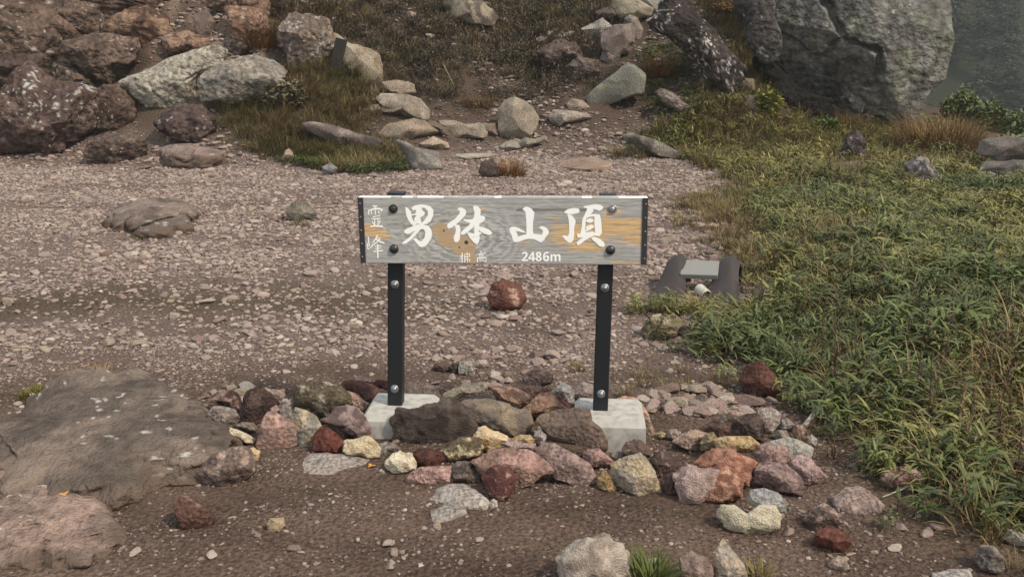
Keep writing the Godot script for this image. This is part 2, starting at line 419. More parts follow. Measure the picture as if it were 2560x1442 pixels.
func build_sign() -> void:
	var SW := 1.107; var SH := 0.262
	var root := base("summit_signboard", Vector3(-0.038, 0.1, -3.643), -0.069)
	tag(root, "weathered grey wooden signboard with white brush lettering on two black posts", "signboard")
	var wood := StandardMaterial3D.new(); wood.albedo_texture = wood_texture(); wood.heightmap_enabled = true; wood.heightmap_texture = wood.albedo_texture; wood.heightmap_scale = 0.10; wood.roughness = 0.85; wood.metallic_specular = 0.3
	var board := obj("board", bevel_box(Vector3(SW, SH, 0.034), 0.003), wood, root)
	board.position = Vector3(0, 0.737, 0); board.rotation.z = 0.0085
	var X := func(px: float) -> float: return (px - 1255.5) * SW / 717.0
	var Y := func(py: float) -> float: return (574.0 - py) * SH / 168.0
	# lettering: outlines traced stroke by stroke, each character one raised painted piece
	var chars := [
		[0, [[890, 255, 935, 270, 985, 330, 1000, 420, 1010, 470, 1050, 520, 1090, 545, 1040, 590, 990, 560, 930, 470, 900, 380], [1000, 270, 1060, 225, 1150, 210, 1250, 215, 1340, 245, 1390, 310, 1385, 400, 1340, 500, 1270, 550, 1190, 565, 1170, 545, 1230, 480, 1290, 400, 1290, 320, 1240, 270, 1170, 262, 1080, 300, 1020, 310], [1075, 300, 1170, 262, 1200, 320, 1240, 360, 1220, 400, 1150, 440, 1160, 470, 1180, 560, 1060, 545, 1040, 470, 1050, 450, 1085, 400, 1055, 392, 990, 402, 1000, 378, 1050, 378, 1082, 345], [850, 680, 900, 640, 1000, 600, 1100, 560, 1190, 560, 1290, 590, 1340, 640, 1355, 720, 1340, 800, 1280, 900, 1220, 955, 1160, 970, 1120, 955, 1060, 880, 1010, 820, 1060, 810, 1130, 860, 1170, 860, 1220, 790, 1235, 700, 1215, 650, 1150, 640, 1050, 670, 980, 710, 920, 735, 870, 720], [1090, 600, 1160, 640, 1100, 710, 1040, 770, 960, 850, 890, 900, 830, 915, 805, 900, 850, 860, 950, 790, 1040, 690]], 890, 480, 7.111],
		[0, [[1830, 270, 1890, 262, 1950, 290, 1975, 340, 1960, 390, 1880, 480, 1800, 550, 1720, 610, 1660, 635, 1630, 610, 1630, 560, 1700, 510, 1780, 450, 1850, 370, 1860, 320, 1825, 295], [1760, 560, 1850, 570, 1865, 660, 1855, 760, 1845, 830, 1815, 870, 1770, 875, 1745, 850, 1740, 780, 1770, 720, 1785, 650], [2095, 240, 2140, 228, 2190, 245, 2228, 300, 2225, 400, 2210, 520, 2190, 640, 2200, 720, 2205, 800, 2190, 870, 2160, 912, 2130, 905, 2110, 870, 2110, 760, 2110, 640, 2110, 420, 2120, 340, 2100, 280], [1910, 460, 1990, 470, 2080, 465, 2110, 430, 2220, 400, 2290, 415, 2310, 440, 2290, 490, 2220, 540, 2150, 560, 2080, 545, 1990, 520, 1930, 490], [2060, 520, 2130, 540, 2080, 620, 2000, 690, 1930, 735, 1880, 745, 1870, 710, 1920, 650, 2000, 590], [2190, 590, 2290, 620, 2370, 650, 2420, 690, 2420, 730, 2380, 745, 2310, 730, 2230, 690, 2180, 640], [1975, 690, 2050, 715, 2150, 725, 2225, 690, 2230, 720, 2170, 770, 2110, 785, 2040, 760], [1975, 700, 2030, 750, 2100, 790, 2150, 820, 2150, 911, 2100, 880, 2040, 810]], 890, 480, 7.111],
		[0, [[440, 260, 490, 225, 540, 230, 590, 260, 635, 320, 625, 400, 610, 480, 610, 600, 620, 690, 500, 700, 505, 560, 500, 430, 490, 310], [225, 590, 260, 550, 320, 550, 390, 580, 460, 615, 490, 645, 440, 645, 370, 625, 330, 620, 350, 660, 370, 720, 420, 760, 400, 790, 320, 805, 285, 780, 260, 690, 235, 640], [370, 715, 450, 685, 550, 660, 640, 665, 720, 675, 790, 690, 820, 680, 800, 760, 740, 805, 690, 780, 620, 750, 540, 745, 460, 765, 380, 795, 320, 804], [705, 560, 760, 540, 820, 560, 870, 620, 865, 660, 810, 730, 760, 800, 730, 770, 740, 700, 770, 640, 770, 605, 730, 580]], 1240, 480, 6.564],
		[0, [[1110, 310, 1170, 265, 1260, 245, 1340, 250, 1370, 285, 1350, 320, 1280, 340, 1200, 345, 1130, 325], [1165, 340, 1240, 360, 1300, 440, 1300, 480, 1280, 560, 1280, 680, 1270, 760, 1240, 800, 1200, 808, 1160, 780, 1110, 730, 1085, 690, 1130, 690, 1180, 700, 1200, 640, 1200, 540, 1190, 430], [1420, 215, 1500, 205, 1620, 185, 1700, 195, 1750, 230, 1720, 270, 1680, 290, 1640, 270, 1570, 255, 1500, 250, 1440, 240], [1490, 245, 1570, 240, 1590, 280, 1550, 340, 1500, 390, 1440, 440, 1450, 340], [1440, 360, 1500, 365, 1470, 430, 1460, 520, 1462, 600, 1470, 690, 1370, 700, 1400, 560, 1410, 430], [1480, 400, 1550, 345, 1620, 340, 1690, 350, 1705, 400, 1640, 405, 1590, 380, 1530, 385], [1620, 345, 1690, 355, 1710, 420, 1720, 540, 1730, 640, 1690, 700, 1620, 670, 1610, 560, 1600, 440], [1468, 450, 1490, 422, 1530, 415, 1575, 422, 1592, 450, 1570, 475, 1530, 484, 1490, 474], [1470, 545, 1510, 525, 1560, 515, 1600, 530, 1590, 560, 1540, 595, 1450, 632, 1475, 585], [1320, 660, 1390, 670, 1480, 640, 1580, 625, 1690, 695, 1600, 690, 1500, 712, 1400, 722, 1340, 725], [1560, 640, 1600, 690, 1520, 730, 1440, 780, 1370, 840, 1330, 845, 1320, 800, 1370, 760, 1450, 700], [1555, 720, 1620, 715, 1700, 750, 1770, 810, 1780, 850, 1750, 875, 1690, 860, 1630, 800, 1580, 760]], 1240, 480, 6.564],
		[1, [[26, 310, 238, 385, 240], [28, 232, 320, 340, 285, 420, 285, 480, 302], [22, 238, 310, 225, 385], [20, 482, 298, 450, 330], [20, 348, 240, 350, 385], [18, 285, 325, 275, 375], [18, 398, 325, 425, 372], [18, 300, 432, 430, 412], [20, 285, 472, 430, 456], [20, 335, 470, 322, 590], [20, 392, 465, 388, 590], [18, 288, 515, 312, 560], [18, 432, 498, 408, 548], [28, 258, 604, 340, 590, 470, 604]], 890, 480, 7.111],
		[1, [[24, 205, 790, 212, 950], [24, 176, 905, 190, 1010, 262, 960], [18, 268, 915, 262, 975], [22, 370, 758, 335, 825, 285, 885], [22, 362, 798, 420, 812, 345, 890, 285, 935], [26, 345, 830, 410, 872, 485, 900], [18, 318, 960, 425, 944], [18, 322, 1002, 425, 986], [22, 292, 1052, 452, 1036], [28, 366, 925, 360, 1165]], 890, 480, 7.111],
		[1, [[16, 1842, 1132, 1902, 1112], [22, 1886, 1070, 1880, 1235], [14, 1880, 1140, 1838, 1190], [20, 1932, 1110, 1928, 1235], [14, 1930, 1092, 2022, 1080], [16, 1975, 1068, 1978, 1240], [14, 1938, 1140, 2022, 1130], [14, 2020, 1085, 2018, 1135], [14, 1930, 1188, 2030, 1182], [12, 2005, 1200, 2024, 1226]], 890, 480, 7.111],
		[1, [[18, 2220, 1034, 2225, 1068], [16, 2166, 1086, 2302, 1074], [14, 2196, 1100, 2196, 1132], [14, 2196, 1102, 2262, 1098, 2262, 1130], [14, 2196, 1132, 2262, 1128], [20, 2162, 1155, 2156, 1226], [18, 2162, 1156, 2312, 1150, 2308, 1212, 2278, 1226], [12, 2200, 1180, 2200, 1210], [12, 2200, 1182, 2264, 1178, 2262, 1206], [12, 2200, 1208, 2262, 1205]], 890, 480, 7.111],
	]
	var zf := 0.0178
	for ch in chars:
		var st := SurfaceTool.new(); st.begin(Mesh.PRIMITIVE_TRIANGLES); st.set_smooth_group(-1)
		var k := 0
		for s in ch[1]:
			var outline: PackedVector2Array
			var pts := []
			var first := 0
			if ch[0] > 0: first = 1
			for i in range(first, s.size(), 2):
				pts.append(Vector2(X.call(ch[2] + s[i] / ch[4]), Y.call(ch[3] + s[i + 1] / ch[4])))
			if ch[0] > 0: outline = stroke(pts, s[0] / ch[4] * SW / 717.0)
			else: outline = PackedVector2Array(pts)
			add_prism(st, outline, zf + 0.00012 * k, 0.0165)
			k += 1
		st.generate_normals()
		obj("character", st.commit(), M.paint, board)
	var tm := TextMesh.new(); tm.text = "2486m"; tm.depth = 0.0016
	var sf := SystemFont.new(); sf.font_names = PackedStringArray(["Droid Sans"]); sf.font_weight = 700
	tm.font = sf; tm.font_size = 64; tm.pixel_size = 0.001
	var wide := tm.get_aabb().size.x
	tm.pixel_size = 0.001 * (97.0 * SW / 717.0) / maxf(wide, 0.001)
	var t := obj("elevation_number", tm, M.paint, board)
	t.position = Vector3(X.call(1353.5), Y.call(639.0), 0.0176)
	# end straps with studs
	for s: float in [-1.0, 1.0]:
		var strap := obj("end_strap", bevel_box(Vector3(0.021, SH - 0.006, 0.042), 0.0015), M.strap, board)
		strap.position = Vector3(s * (SW * 0.5 - 0.0095), 0, 0)
		for k in 5:
			var stud := obj("stud", lathe([[0.0032, 0.0], [0.003, 0.0014], [0.0016, 0.0024], [0.0001, 0.0027]], 10), M.steel, strap)
			stud.position = Vector3(0.002 * s, SH * (0.40 - 0.20 * k), 0.0205)
	for b in [[985.0, 520.0, 0], [983.0, 621.0, 1], [1528.0, 520.0, 0], [1525.0, 621.0, 1]]:
		var bolt: MeshInstance3D
		if b[2] == 0:
			bolt = obj("bolt", lathe([[0.0175, 0.0], [0.0175, 0.003], [0.0150, 0.0036], [0.0135, 0.0022], [0.0125, 0.002], [0.0105, 0.004], [0.0095, 0.0075], [0.006, 0.0105], [0.0042, 0.0098], [0.0001, 0.0095]]), M.strap if b[0] < 1200.0 else M.steel, board)
		else:
			bolt = obj("bolt", lathe([[0.0185, 0.0], [0.0180, 0.003], [0.0165, 0.006], [0.013, 0.0095], [0.008, 0.012], [0.003, 0.0132], [0.0001, 0.0134]]), M.dark_bolt, board)
		bolt.position = Vector3(X.call(b[0]), Y.call(b[1]), 0.0172)
	# posts
	for p in [[976.5, -0.032, 0.0], [1514.0, -0.012, 0.0]]:
		var h: float = 0.892
		var post := obj("post", bevel_box(Vector3(0.060, h, 0.060), 0.004), M.black_metal, root)
		post.position = Vector3(X.call(p[0]), h * 0.5 - 0.02, -0.050); post.rotation.z = p[1]
		var cap := obj("post_cap", bevel_box(Vector3(0.066, 0.010, 0.064), 0.003), M.black_metal, post)
		cap.position = Vector3(0, h * 0.5 - 0.003, 0)
		for by: float in [0.51, 0.073]:
			var bolt := obj("post_bolt", lathe([[0.0165, 0.0], [0.0165, 0.003], [0.013, 0.004], [0.0115, 0.003], [0.0095, 0.005], [0.0085, 0.009], [0.005, 0.0115], [0.0001, 0.012]]), M.steel, post)
			bolt.position = Vector3(0, by - h * 0.5 + 0.02, 0.0302)
	var cm := StandardMaterial3D.new()
	cm.albedo_texture = noise_tex(FastNoiseLite.TYPE_SIMPLEX_SMOOTH, 0.012, 512, [[0.0, 0.55, 0.97, 0.91], [0.40, 0.63, 0.98, 0.935], [0.62, 0.665, 0.985, 0.945], [1.0, 0.69, 0.99, 0.955]], 5, 31)
	cm.uv1_triplanar = true; cm.uv1_scale = Vector3.ONE * 3.0; cm.roughness = 0.9
	for q in [[984.5, -0.045], [1516.0, -0.045]]:
		var foot := obj("concrete_footing", footing_mesh(), cm, root)
		foot.position = Vector3(X.call(q[0]) + (0.028 if q[0] > 1200.0 else -0.005), 0.0, q[1])
		var hole := obj("bolt_hole", lathe([[0.0075, 0.0], [0.006, 0.0012], [0.0001, 0.0012]], 12), M.black_metal, foot)
		hole.position = Vector3(0.118, -0.062, 0.1345)

func footing_mesh() -> ArrayMesh:   # square block with a sloping shoulder under its flat top
	var v := []
	for r in [[0.118, 0.0], [0.122, -0.004], [0.137, -0.022], [0.140, -0.026], [0.142, -0.30]]:
		v.append([Vector3(-r[0], r[1], -r[0]), Vector3(r[0], r[1], -r[0]), Vector3(r[0], r[1], r[0]), Vector3(-r[0], r[1], r[0])])
	var st := SurfaceTool.new(); st.begin(Mesh.PRIMITIVE_TRIANGLES); st.set_smooth_group(-1)
	for p: Vector3 in [v[0][0], v[0][1], v[0][2], v[0][0], v[0][2], v[0][3]]: st.add_vertex(p)
	for i in v.size() - 1:
		for k in 4:
			var a: Vector3 = v[i][k]; var b: Vector3 = v[i][(k + 1) % 4]; var c: Vector3 = v[i + 1][k]; var d: Vector3 = v[i + 1][(k + 1) % 4]
			for p: Vector3 in [a, c, b, b, c, d]: st.add_vertex(p)
	st.generate_normals()
	return st.commit()

# ---------------------------------------------------------------- ground sheet
const REGIONS := {   # plan outlines of the ground covers, x and z in metres
	"fringe": [1.67, -9.04, 2.35, -9.84, 2.93, -9.59, 2.38, -7.85, 1.78, -5.98, 1.53, -5.2, 1.33, -5.03, 1.59, -6.08, 1.62, -7.34],
	"bamboo": [2.53, -9.01, 3.13, -9.72, 4.01, -9.37, 5.34, -9.98, 6.84, -10.1, 1.94, -2.6, 1.64, -2.79, 1.5, -2.88, 1.46, -3.03, 1.46, -3.32, 1.38, -3.6, 1.37, -3.9, 1.33, -4.19, 1.19, -4.39, 1.08, -4.67, 1.09, -4.91, 1.36, -5.06, 1.67, -5.64, 1.88, -6.39, 2.01, -7.2, 2.26, -8.26],
	"bank": [1.42, -12.25, 1.82, -12.95, 2.27, -13.14, 2.74, -13.41, 3.37, -13.49, 3.51, -13.37, 3.99, -13.48, 4.86, -14.06, 5.8, -14.36, 6.74, -14.61, 5.98, -12.11, 4.86, -9.85, 4.1, -9.6, 3.25, -10.1, 2.45, -9.59, 2.46, -10.94, 2.31, -11.58, 2.09, -12.3],
	"mound": [-3.83, -12.47, -3.52, -12.7, -3.04, -12.92, -2.45, -13.11, -1.88, -13.16, -1.73, -12.58, -1.92, -12.25, -1.39, -11.95, -1.34, -11.1, -1.88, -10.74, -2.48, -11.48, -3.09, -11.62, -3.51, -11.97],
	"verge": [0.49, -4.1, 0.55, -4.29, 0.8, -4.34, 1.06, -4.23, 1.1, -4.02, 0.91, -3.97, 0.67, -4.1],
	"lawn": [1.26, -3.96, 1.33, -3.64, 1.41, -3.29, 1.43, -3, 1.62, -2.77, 1.69, -2.57, 1.53, -2.58, 1.38, -2.81, 1.27, -3.04, 1.19, -3.41],
	"heath": [-2.58, -15.54, 2.09, -18.92, 1.58, -15.68, 1.16, -14.23, 0.4, -14.16, -0.23, -14.36, -0.98, -13.26, -1.69, -13.37, -1.94, -13.68, -2.31, -13.62],
	"upper": [-4.3, -15.03, -3.42, -14.85, -2.47, -14.35, -2.24, -13.51, -2.8, -13.31, -3.46, -13.4],
	"gap": [2.83, -16.96, 25.83, -108.35, 3.73, -14.87, 3.74, -13.67, 3.34, -13.66, 3.24, -14.27, 2.99, -15.19],
	"hummock": [0.68, -5.37, 0.73, -5.52, 0.86, -5.55, 1.04, -5.62, 1.22, -5.55, 1.39, -5.56, 1.42, -5.4, 1.31, -5.22, 1.05, -5.28, 0.83, -5.35],
	"tangle": [-1.88, -13.16, -0.98, -13.39, 0.11, -14.09, 1.26, -14.01, 1.12, -13.65, 0.4, -13.83, -0.7, -13.22, -1.6, -13.01],
	"ferny": [1.89, -13.58, 1.91, -14.75, 2.59, -14.56, 2.69, -13.76, 2.94, -12.99, 2.24, -12.93],
	"dry": [2.13, -4.27, 2.4, -4.3, 2.81, -4.36, 1.96, -2.92, 1.66, -2.95, 1.77, -3.42],
	"russet": [2.53, -8.46, 3.1, -8.48, 2.63, -6.37, 1.97, -4.96, 1.74, -5.17, 1.84, -6.05],
	"cover": [-2.8, -11.44, -2.5, -11.58, -2.11, -11.82, -1.6, -12.12, -1.29, -11.96, -1.23, -10.94, -1.69, -10.65, -2.22, -11.1],
}
func inside(poly: PackedVector2Array, x: float, z: float) -> bool:
	return Geometry2D.is_point_in_polygon(Vector2(x, z), poly)

func poly_of(a: Array) -> PackedVector2Array:
	var p := PackedVector2Array()
	for i in range(0, a.size(), 2): p.append(Vector2(a[i], a[i + 1]))
	return p

func edge_fade(poly: PackedVector2Array, x: float, z: float, w: float) -> float:   # 1 inside, 0 outside, soft over w
	var p := Vector2(x, z)
	var d := 99.0
	for i in poly.size(): d = minf(d, p.distance_to(Geometry2D.get_closest_point_to_segment(p, poly[i], poly[(i + 1) % poly.size()])))
	if not Geometry2D.is_point_in_polygon(p, poly): d = -d
	return smoothstep(-w, w, d)

func ground_color(x: float, z: float, polys: Dictionary) -> Color:
	var u := -z
	var w := n_low.get_noise_2d(x * 0.6, z * 0.6)
	var m := n_mid.get_noise_2d(x * 0.8, z * 0.8)
	var gravel := Color(0.205, 0.158, 0.138)
	var earth := Color(0.128, 0.091, 0.072)
	var c := gravel.lerp(earth, smoothstep(5.6, 4.2, u + w * 1.2))
	c = c.lerp(earth, 0.5 * smoothstep(0.05, 0.45, m + w * 0.6))
	c = c.lerp(Color(0.095, 0.075, 0.05), 0.8 * exp(-pow((u - 5.7 + 0.4 * w) / 0.35, 2.0)) * smoothstep(1.2, -1.5, x))
	var hill := smoothstep(-0.4, 0.8, u - tab(U0, x))
	var brown := Color(0.105, 0.077, 0.060).lerp(Color(0.23, 0.17, 0.13), smoothstep(-1.6, -3.2, x) * smoothstep(-0.2, 0.5, w + m))
	c = c.lerp(brown, hill)
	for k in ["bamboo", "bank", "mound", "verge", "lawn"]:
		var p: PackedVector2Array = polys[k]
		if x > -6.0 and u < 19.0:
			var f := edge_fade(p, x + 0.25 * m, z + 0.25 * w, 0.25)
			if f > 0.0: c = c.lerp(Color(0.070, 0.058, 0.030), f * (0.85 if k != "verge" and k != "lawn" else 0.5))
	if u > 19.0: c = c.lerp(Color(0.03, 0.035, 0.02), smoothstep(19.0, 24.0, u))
	var b := 1.0 + (0.20 + 0.22 * smoothstep(4.8, 3.6, u)) * n_mid.get_noise_2d(x * 0.45 + 3.0, z * 0.9) + 0.16 * n_fine.get_noise_2d(x * 0.8, z * 1.3)
	return Color(c.r * b, c.g * b, c.b * b)

func axis(dense: Array) -> PackedFloat32Array:   # from, to, first step, growth after
	var out := PackedFloat32Array()
	for d in dense:
		var p: float = d[0]
		var s: float = d[2]
		while p < d[1]:
			out.append(p); p += s; s *= d[3]
	return out

func build_ground(polys: Dictionary) -> void:
	var zs := axis([[-0.5, 2.0, 0.25, 1.0], [2.0, 15.0, 0.022, 1.0048], [15.0, 30.0, 0.12, 1.06], [30.0, 330.0, 1.5, 1.12]])
	var half := axis([[0.0, 2.4, 0.026, 1.0], [2.4, 9.0, 0.04, 1.012], [9.0, 20.0, 0.25, 1.1], [20.0, 260.0, 1.8, 1.16]])
	var xs := PackedFloat32Array()
	for i in range(half.size() - 1, 0, -1): xs.append(-half[i])
	xs.append_array(half)
	var v := PackedVector3Array(); var c := PackedColorArray(); var uv := PackedVector2Array(); var f := PackedInt32Array()
	for z in zs:
		for x in xs:
			v.append(Vector3(x, ground(x, -z), -z))
			c.append(ground_color(x, -z, polys)); uv.append(Vector2(x, -z))
	var w := xs.size()
	for j in zs.size() - 1:
		for i in w - 1:
			var a := j * w + i
			f.append_array([a, a + w, a + 1, a + 1, a + w, a + w + 1])
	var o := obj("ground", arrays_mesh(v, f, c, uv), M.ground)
	tag(o, "pinkish gravel flat rising into a brown rocky slope", "ground", "", "structure")

# ---------------------------------------------------------------- stones scattered
func pebble(sd: int, level: int, flat: float) -> ArrayMesh:
	var r := RandomNumberGenerator.new(); r.seed = sd
	var ico := icosphere(level)
	var dirs: PackedVector3Array = ico[0]
	var planes := []
	for k in 11: planes.append([Vector3(r.randf_range(-1, 1), r.randf_range(-1, 1), r.randf_range(-1, 1)).normalized(), r.randf_range(0.50, 0.85)])
	var v := PackedVector3Array(); var c := PackedColorArray()
	for d in dirs:
		var q := d
		for p in planes:
			var s: float = q.dot(p[0]) - p[1]
			if s > 0.0: q -= p[0] * s
		q *= 1.0 + 0.10 * n_low.get_noise_3dv(d * 4.0 + Vector3.ONE * sd)
		v.append(Vector3(q.x, q.y * flat, q.z * r.randf_range(0.96, 1.04)))
		var b := 1.0 + 0.25 * n_mid.get_noise_3dv(d * 0.8 + Vector3.ONE * sd)
		c.append(Color(b, b, b))
	return arrays_mesh(v, ico[1], c)

const TONES := [Color(0.27, 0.205, 0.178), Color(0.32, 0.25, 0.215), Color(0.215, 0.155, 0.132), Color(0.37, 0.30, 0.26), Color(0.28, 0.215, 0.19), Color(0.165, 0.115, 0.098), Color(0.25, 0.21, 0.19), Color(0.44, 0.38, 0.33), Color(0.14, 0.085, 0.068), Color(0.33, 0.27, 0.19)]
func tone() -> Color:
	var c: Color = TONES[int(pow(rng.randf(), 1.25) * TONES.size())]
	var b := rng.randf_range(0.82, 1.12)
	c = c.lerp(Color(0.235, 0.186, 0.168), 0.34)
	return Color(c.r * b, c.g * b, c.b * b)

func multi(called: String, mesh: Mesh, m: Material, xf: Array, cols: Array, label: String, category: String) -> void:
	var mm := MultiMesh.new(); mm.transform_format = MultiMesh.TRANSFORM_3D; mm.use_colors = true; mm.mesh = mesh; mm.instance_count = xf.size()
	for i in xf.size():
		mm.set_instance_transform(i, xf[i]); mm.set_instance_color(i, cols[i])
	var o := MultiMeshInstance3D.new(); o.name = numbered(called); o.multimesh = mm; o.material_override = m
	add_child(o, true)
	tag(o, label, category, "", "stuff")

func turned(s: float, flat := 1.0) -> Basis:
	return Basis(Vector3.UP, rng.randf() * TAU) * Basis(Vector3.RIGHT, rng.randf_range(-0.35, 0.35)) * Basis.from_scale(Vector3(s * rng.randf_range(0.8, 1.5), s * flat * rng.randf_range(0.6, 1.1), s * rng.randf_range(0.7, 1.1)))

func scatter_gravel(polys: Dictionary) -> void:
	rng.seed = 41
	var xf := []; var cols := []
	for k in 6:
		xf.append([]); cols.append([])
	var put := func(x: float, z: float, s: float):
		var k := rng.randi() % 6
		xf[k].append(Transform3D(turned(s), on(x, z, s * 0.12))); cols[k].append(tone() * (0.72 if z > -4.4 and s < 0.009 else 1.0))
	# coarse gravel of the flat, finer chips between, grit on the bare soil in front
	for i in 215000:
		var u := lerpf(2.2, 13.2, sqrt(rng.randf_range(0.02, 1.0)))
		var x := rng.randf_range(-1.0, 1.0) * (0.60 * u + 1.3)
		var z := -u
		var w := n_low.get_noise_2d(x * 0.6, z * 0.6) + 0.6 * n_mid.get_noise_2d(x * 0.5, z * 0.5)
		var dens := smoothstep(4.3, 5.4, u + w) * 0.95 + 0.16
		dens *= 0.3 + 0.7 * smoothstep(-0.35, 0.15, n_mid.get_noise_2d(x * 0.22 + 7.0, z * 0.55))
		dens *= 1.0 - 0.65 * exp(-pow((u - 5.7 + 0.4 * w) / 0.35, 2.0)) * smoothstep(1.0, -1.5, x)
		dens *= smoothstep(0.5, -0.9, u - tab(U0, x) + w * 0.6)
		if rng.randf() > dens: continue
		if x > 0.9:
			if inside(polys.bamboo, x, z) or inside(polys.bank, x, z): continue
		elif u > 10.0 and inside(polys.mound, x, z): continue
		var s := 0.007 + 0.018 * pow(rng.randf(), 2.4)
		if rng.randf() < 0.09: s *= 1.0 + rng.randf() * 1.5
		if u < 4.4: s *= 0.75
		put.call(x, z, s)
	for i in 75000:   # grit near the camera
		var u := lerpf(2.2, 5.0, sqrt(rng.randf()))
		var x := rng.randf_range(-1.0, 1.0) * (0.60 * u + 0.3)
		if x > 0.9 and inside(polys.bamboo, x, -u): continue
		if n_mid.get_noise_2d(x * 0.5, -u * 0.9) + rng.randf_range(-0.45, 0.45) < 0.0: continue
		put.call(x, -u, 0.0022 + 0.0075 * pow(rng.randf(), 3.0))
	for i in 26000:   # loose scree on the slope
		var u := rng.randf_range(11.0, 16.5)
		var x := rng.randf_range(-9.0, 3.2)
		var w := n_low.get_noise_2d(x * 0.7, -u * 0.7)
		var d := smoothstep(-1.0, -3.5, x) * 0.8 + 0.42
		if u < tab(U0, x) - 0.2 or rng.randf() > d * smoothstep(-0.3, 0.3, w): continue
		if inside(polys.mound, x, -u): continue
		put.call(x, -u, 0.014 + 0.05 * pow(rng.randf(), 3.0))
	for i in 16000:   # dull clods and chips on the soil between the steps
		var u := rng.randf_range(11.6, 15.0)
		var x := rng.randf_range(-2.0, 3.4)
		if rng.randf() > smoothstep(-0.35, 0.3, n_mid.get_noise_2d(x, -u)): continue
		var k := rng.randi() % 6
		var s := 0.008 + 0.030 * pow(rng.randf(), 3.5)
		xf[k].append(Transform3D(turned(s), on(x, -u, s * 0.12))); cols[k].append(tone() * rng.randf_range(0.4, 0.85))
	var m := vcol(0.95, Color.BLACK, 0.2)
	m.cull_mode = BaseMaterial3D.CULL_BACK
	for k in 6:
		multi("gravel", pebble(100 + k, 1 if k < 4 else 2, 0.62), m, xf[k], cols[k], ["pale pinkish gravel chips spread over the flat", "angular grey-brown gravel spread over the flat", "flat gravel flakes spread over the flat", "small gravel grains spread over flat and soil", "rounder gravel pebbles spread over the flat", "chunky gravel pieces spread over flat and slope"][k], "gravel")

func scatter_stones() -> void:
	rng.seed = 77
	var meshes := []
	for k in 9: meshes.append(pebble(300 + k, 3, 0.62))
	var mats := []
	for t: Color in [Color(0.32, 0.25, 0.22), Color(0.38, 0.30, 0.265), Color(0.27, 0.20, 0.175), Color(0.42, 0.36, 0.31), Color(0.21, 0.15, 0.13), Color(0.33, 0.27, 0.21)]:
		var m := rock_material(1.6, M.fine.albedo_texture, M.fine.heightmap_texture, 1.0)
		m.heightmap_enabled = false; m.albedo_color = t.linear_to_srgb(); mats.append(m)
	for cl in [
		["stone in the rubble behind the right footing", "rubble behind the right footing", 0.815, -3.971, 0.245, 0.175, 40, 0.046, 0.112],
		["stone on the gravel just behind the pile between the posts", "stones behind the pile", -0.058, -4.45, 0.417, 0.325, 32, 0.039, 0.089],
		["loose stone on the wide gravel flat left of the sign", "loose stones on the gravel flat", -2.185, -6.419, 1.105, 1.775, 32, 0.036, 0.093],
		["loose stone on the gravel seen under the signboard", "loose stones under the signboard", -0.072, -5.588, 0.573, 0.605, 22, 0.033, 0.072],
		["loose stone on the gravel right of the signboard", "loose stones right of the signboard", 1.457, -8.111, 0.364, 1.492, 26, 0.046, 0.126],
		["stone on the bare brown soil along the bottom edge", "loose stones on the bare soil", -0.349, -2.72, 1.122, 0.137, 38, 0.01, 0.042],
		["stone on the soil below the bamboo grass", "loose stones below the bamboo grass", 1.134, -2.829, 0.425, 0.212, 26, 0.018, 0.059],
		["stone beside the left end of the pile", "stones at the left end of the pile", -1.265, -4.106, 0.127, 0.186, 14, 0.04, 0.087],
		["stone among the stone steps", "debris of the stone steps", 0.74, -12.581, 1.373, 0.651, 28, 0.042, 0.137],
		["stone lodged in the dark scrub above the steps", "stones in the scrub slope", -0.487, -15.22, 1.703, 1.186, 26, 0.073, 0.243],
		["stone wedged in the gaps of the pile", "stones filling gaps in the pile", -0.031, -3.511, 0.627, 0.18, 30, 0.025, 0.063],
		["chip at the foot of the left cliff", "chips at the cliff foot", -4.235, -11.215, 1.412, 0.332, 12, 0.056, 0.141],
	]:
		for i in int(cl[6]):
			var a := rng.randf() * TAU
			var q := sqrt(rng.randf())
			var x: float = cl[2] + cos(a) * q * cl[4]
			var z: float = cl[3] + sin(a) * q * cl[5]
			var s := lerpf(cl[7], cl[8], pow(rng.randf(), 1.6)) * 0.5
			if Vector2(x, z).distance_to(Vector2(0.24, -2.64)) < 0.17: continue
			var t := mini(int(pow(rng.randf(), 1.3) * 6.0), 5)
			var o := obj("small_stone", meshes[rng.randi() % 9], mats[t])
			o.transform = Transform3D(turned(s, 1.1), on(x, z, s * 0.25))
			tag(o, "small " + ["pinkish-grey", "pale pink", "brownish-pink", "whitish", "dark brown", "tan"][t] + " " + cl[0], "stone", cl[1])

# ---------------------------------------------------------------- plants
func blade(st: Array, root: Vector3, dir: float, length: float, width: float, rise: float, droop: float, c0: Color, c1: Color, seg := 4, leaf := false, twist := 0.0) -> void:
	var v: PackedVector3Array = st[0]; var f: PackedInt32Array = st[1]; var c: PackedColorArray = st[2]
	var out := Vector3(cos(dir), 0, sin(dir))
	var side := Vector3(-sin(dir), 0, cos(dir)).rotated(out, twist)
	var p := root
	var ang := rise
	var first := v.size()
	for i in seg + 1:
		var t := float(i) / seg
		var w := width * ((sin(PI * pow(clampf(t * 0.93 + 0.07, 0.0, 1.0), 0.7))) if leaf else (1.0 - t * 0.92))
		if i == seg: w = width * 0.04
		v.append(p - side * w * 0.5); v.append(p + side * w * 0.5)
		var cc := c0.lerp(c1, t)
		c.append(cc); c.append(cc)
		p += (out * cos(ang) + Vector3.UP * sin(ang)) * (length / seg)
		ang -= droop / seg
	for i in seg:
		var a := first + i * 2
		f.append_array([a, a + 2, a + 1, a + 1, a + 2, a + 3])
	st[0] = v; st[1] = f; st[2] = c

func fresh() -> Array: return [PackedVector3Array(), PackedInt32Array(), PackedColorArray()]
func done(st: Array) -> ArrayMesh: return arrays_mesh(st[0], st[1], st[2])

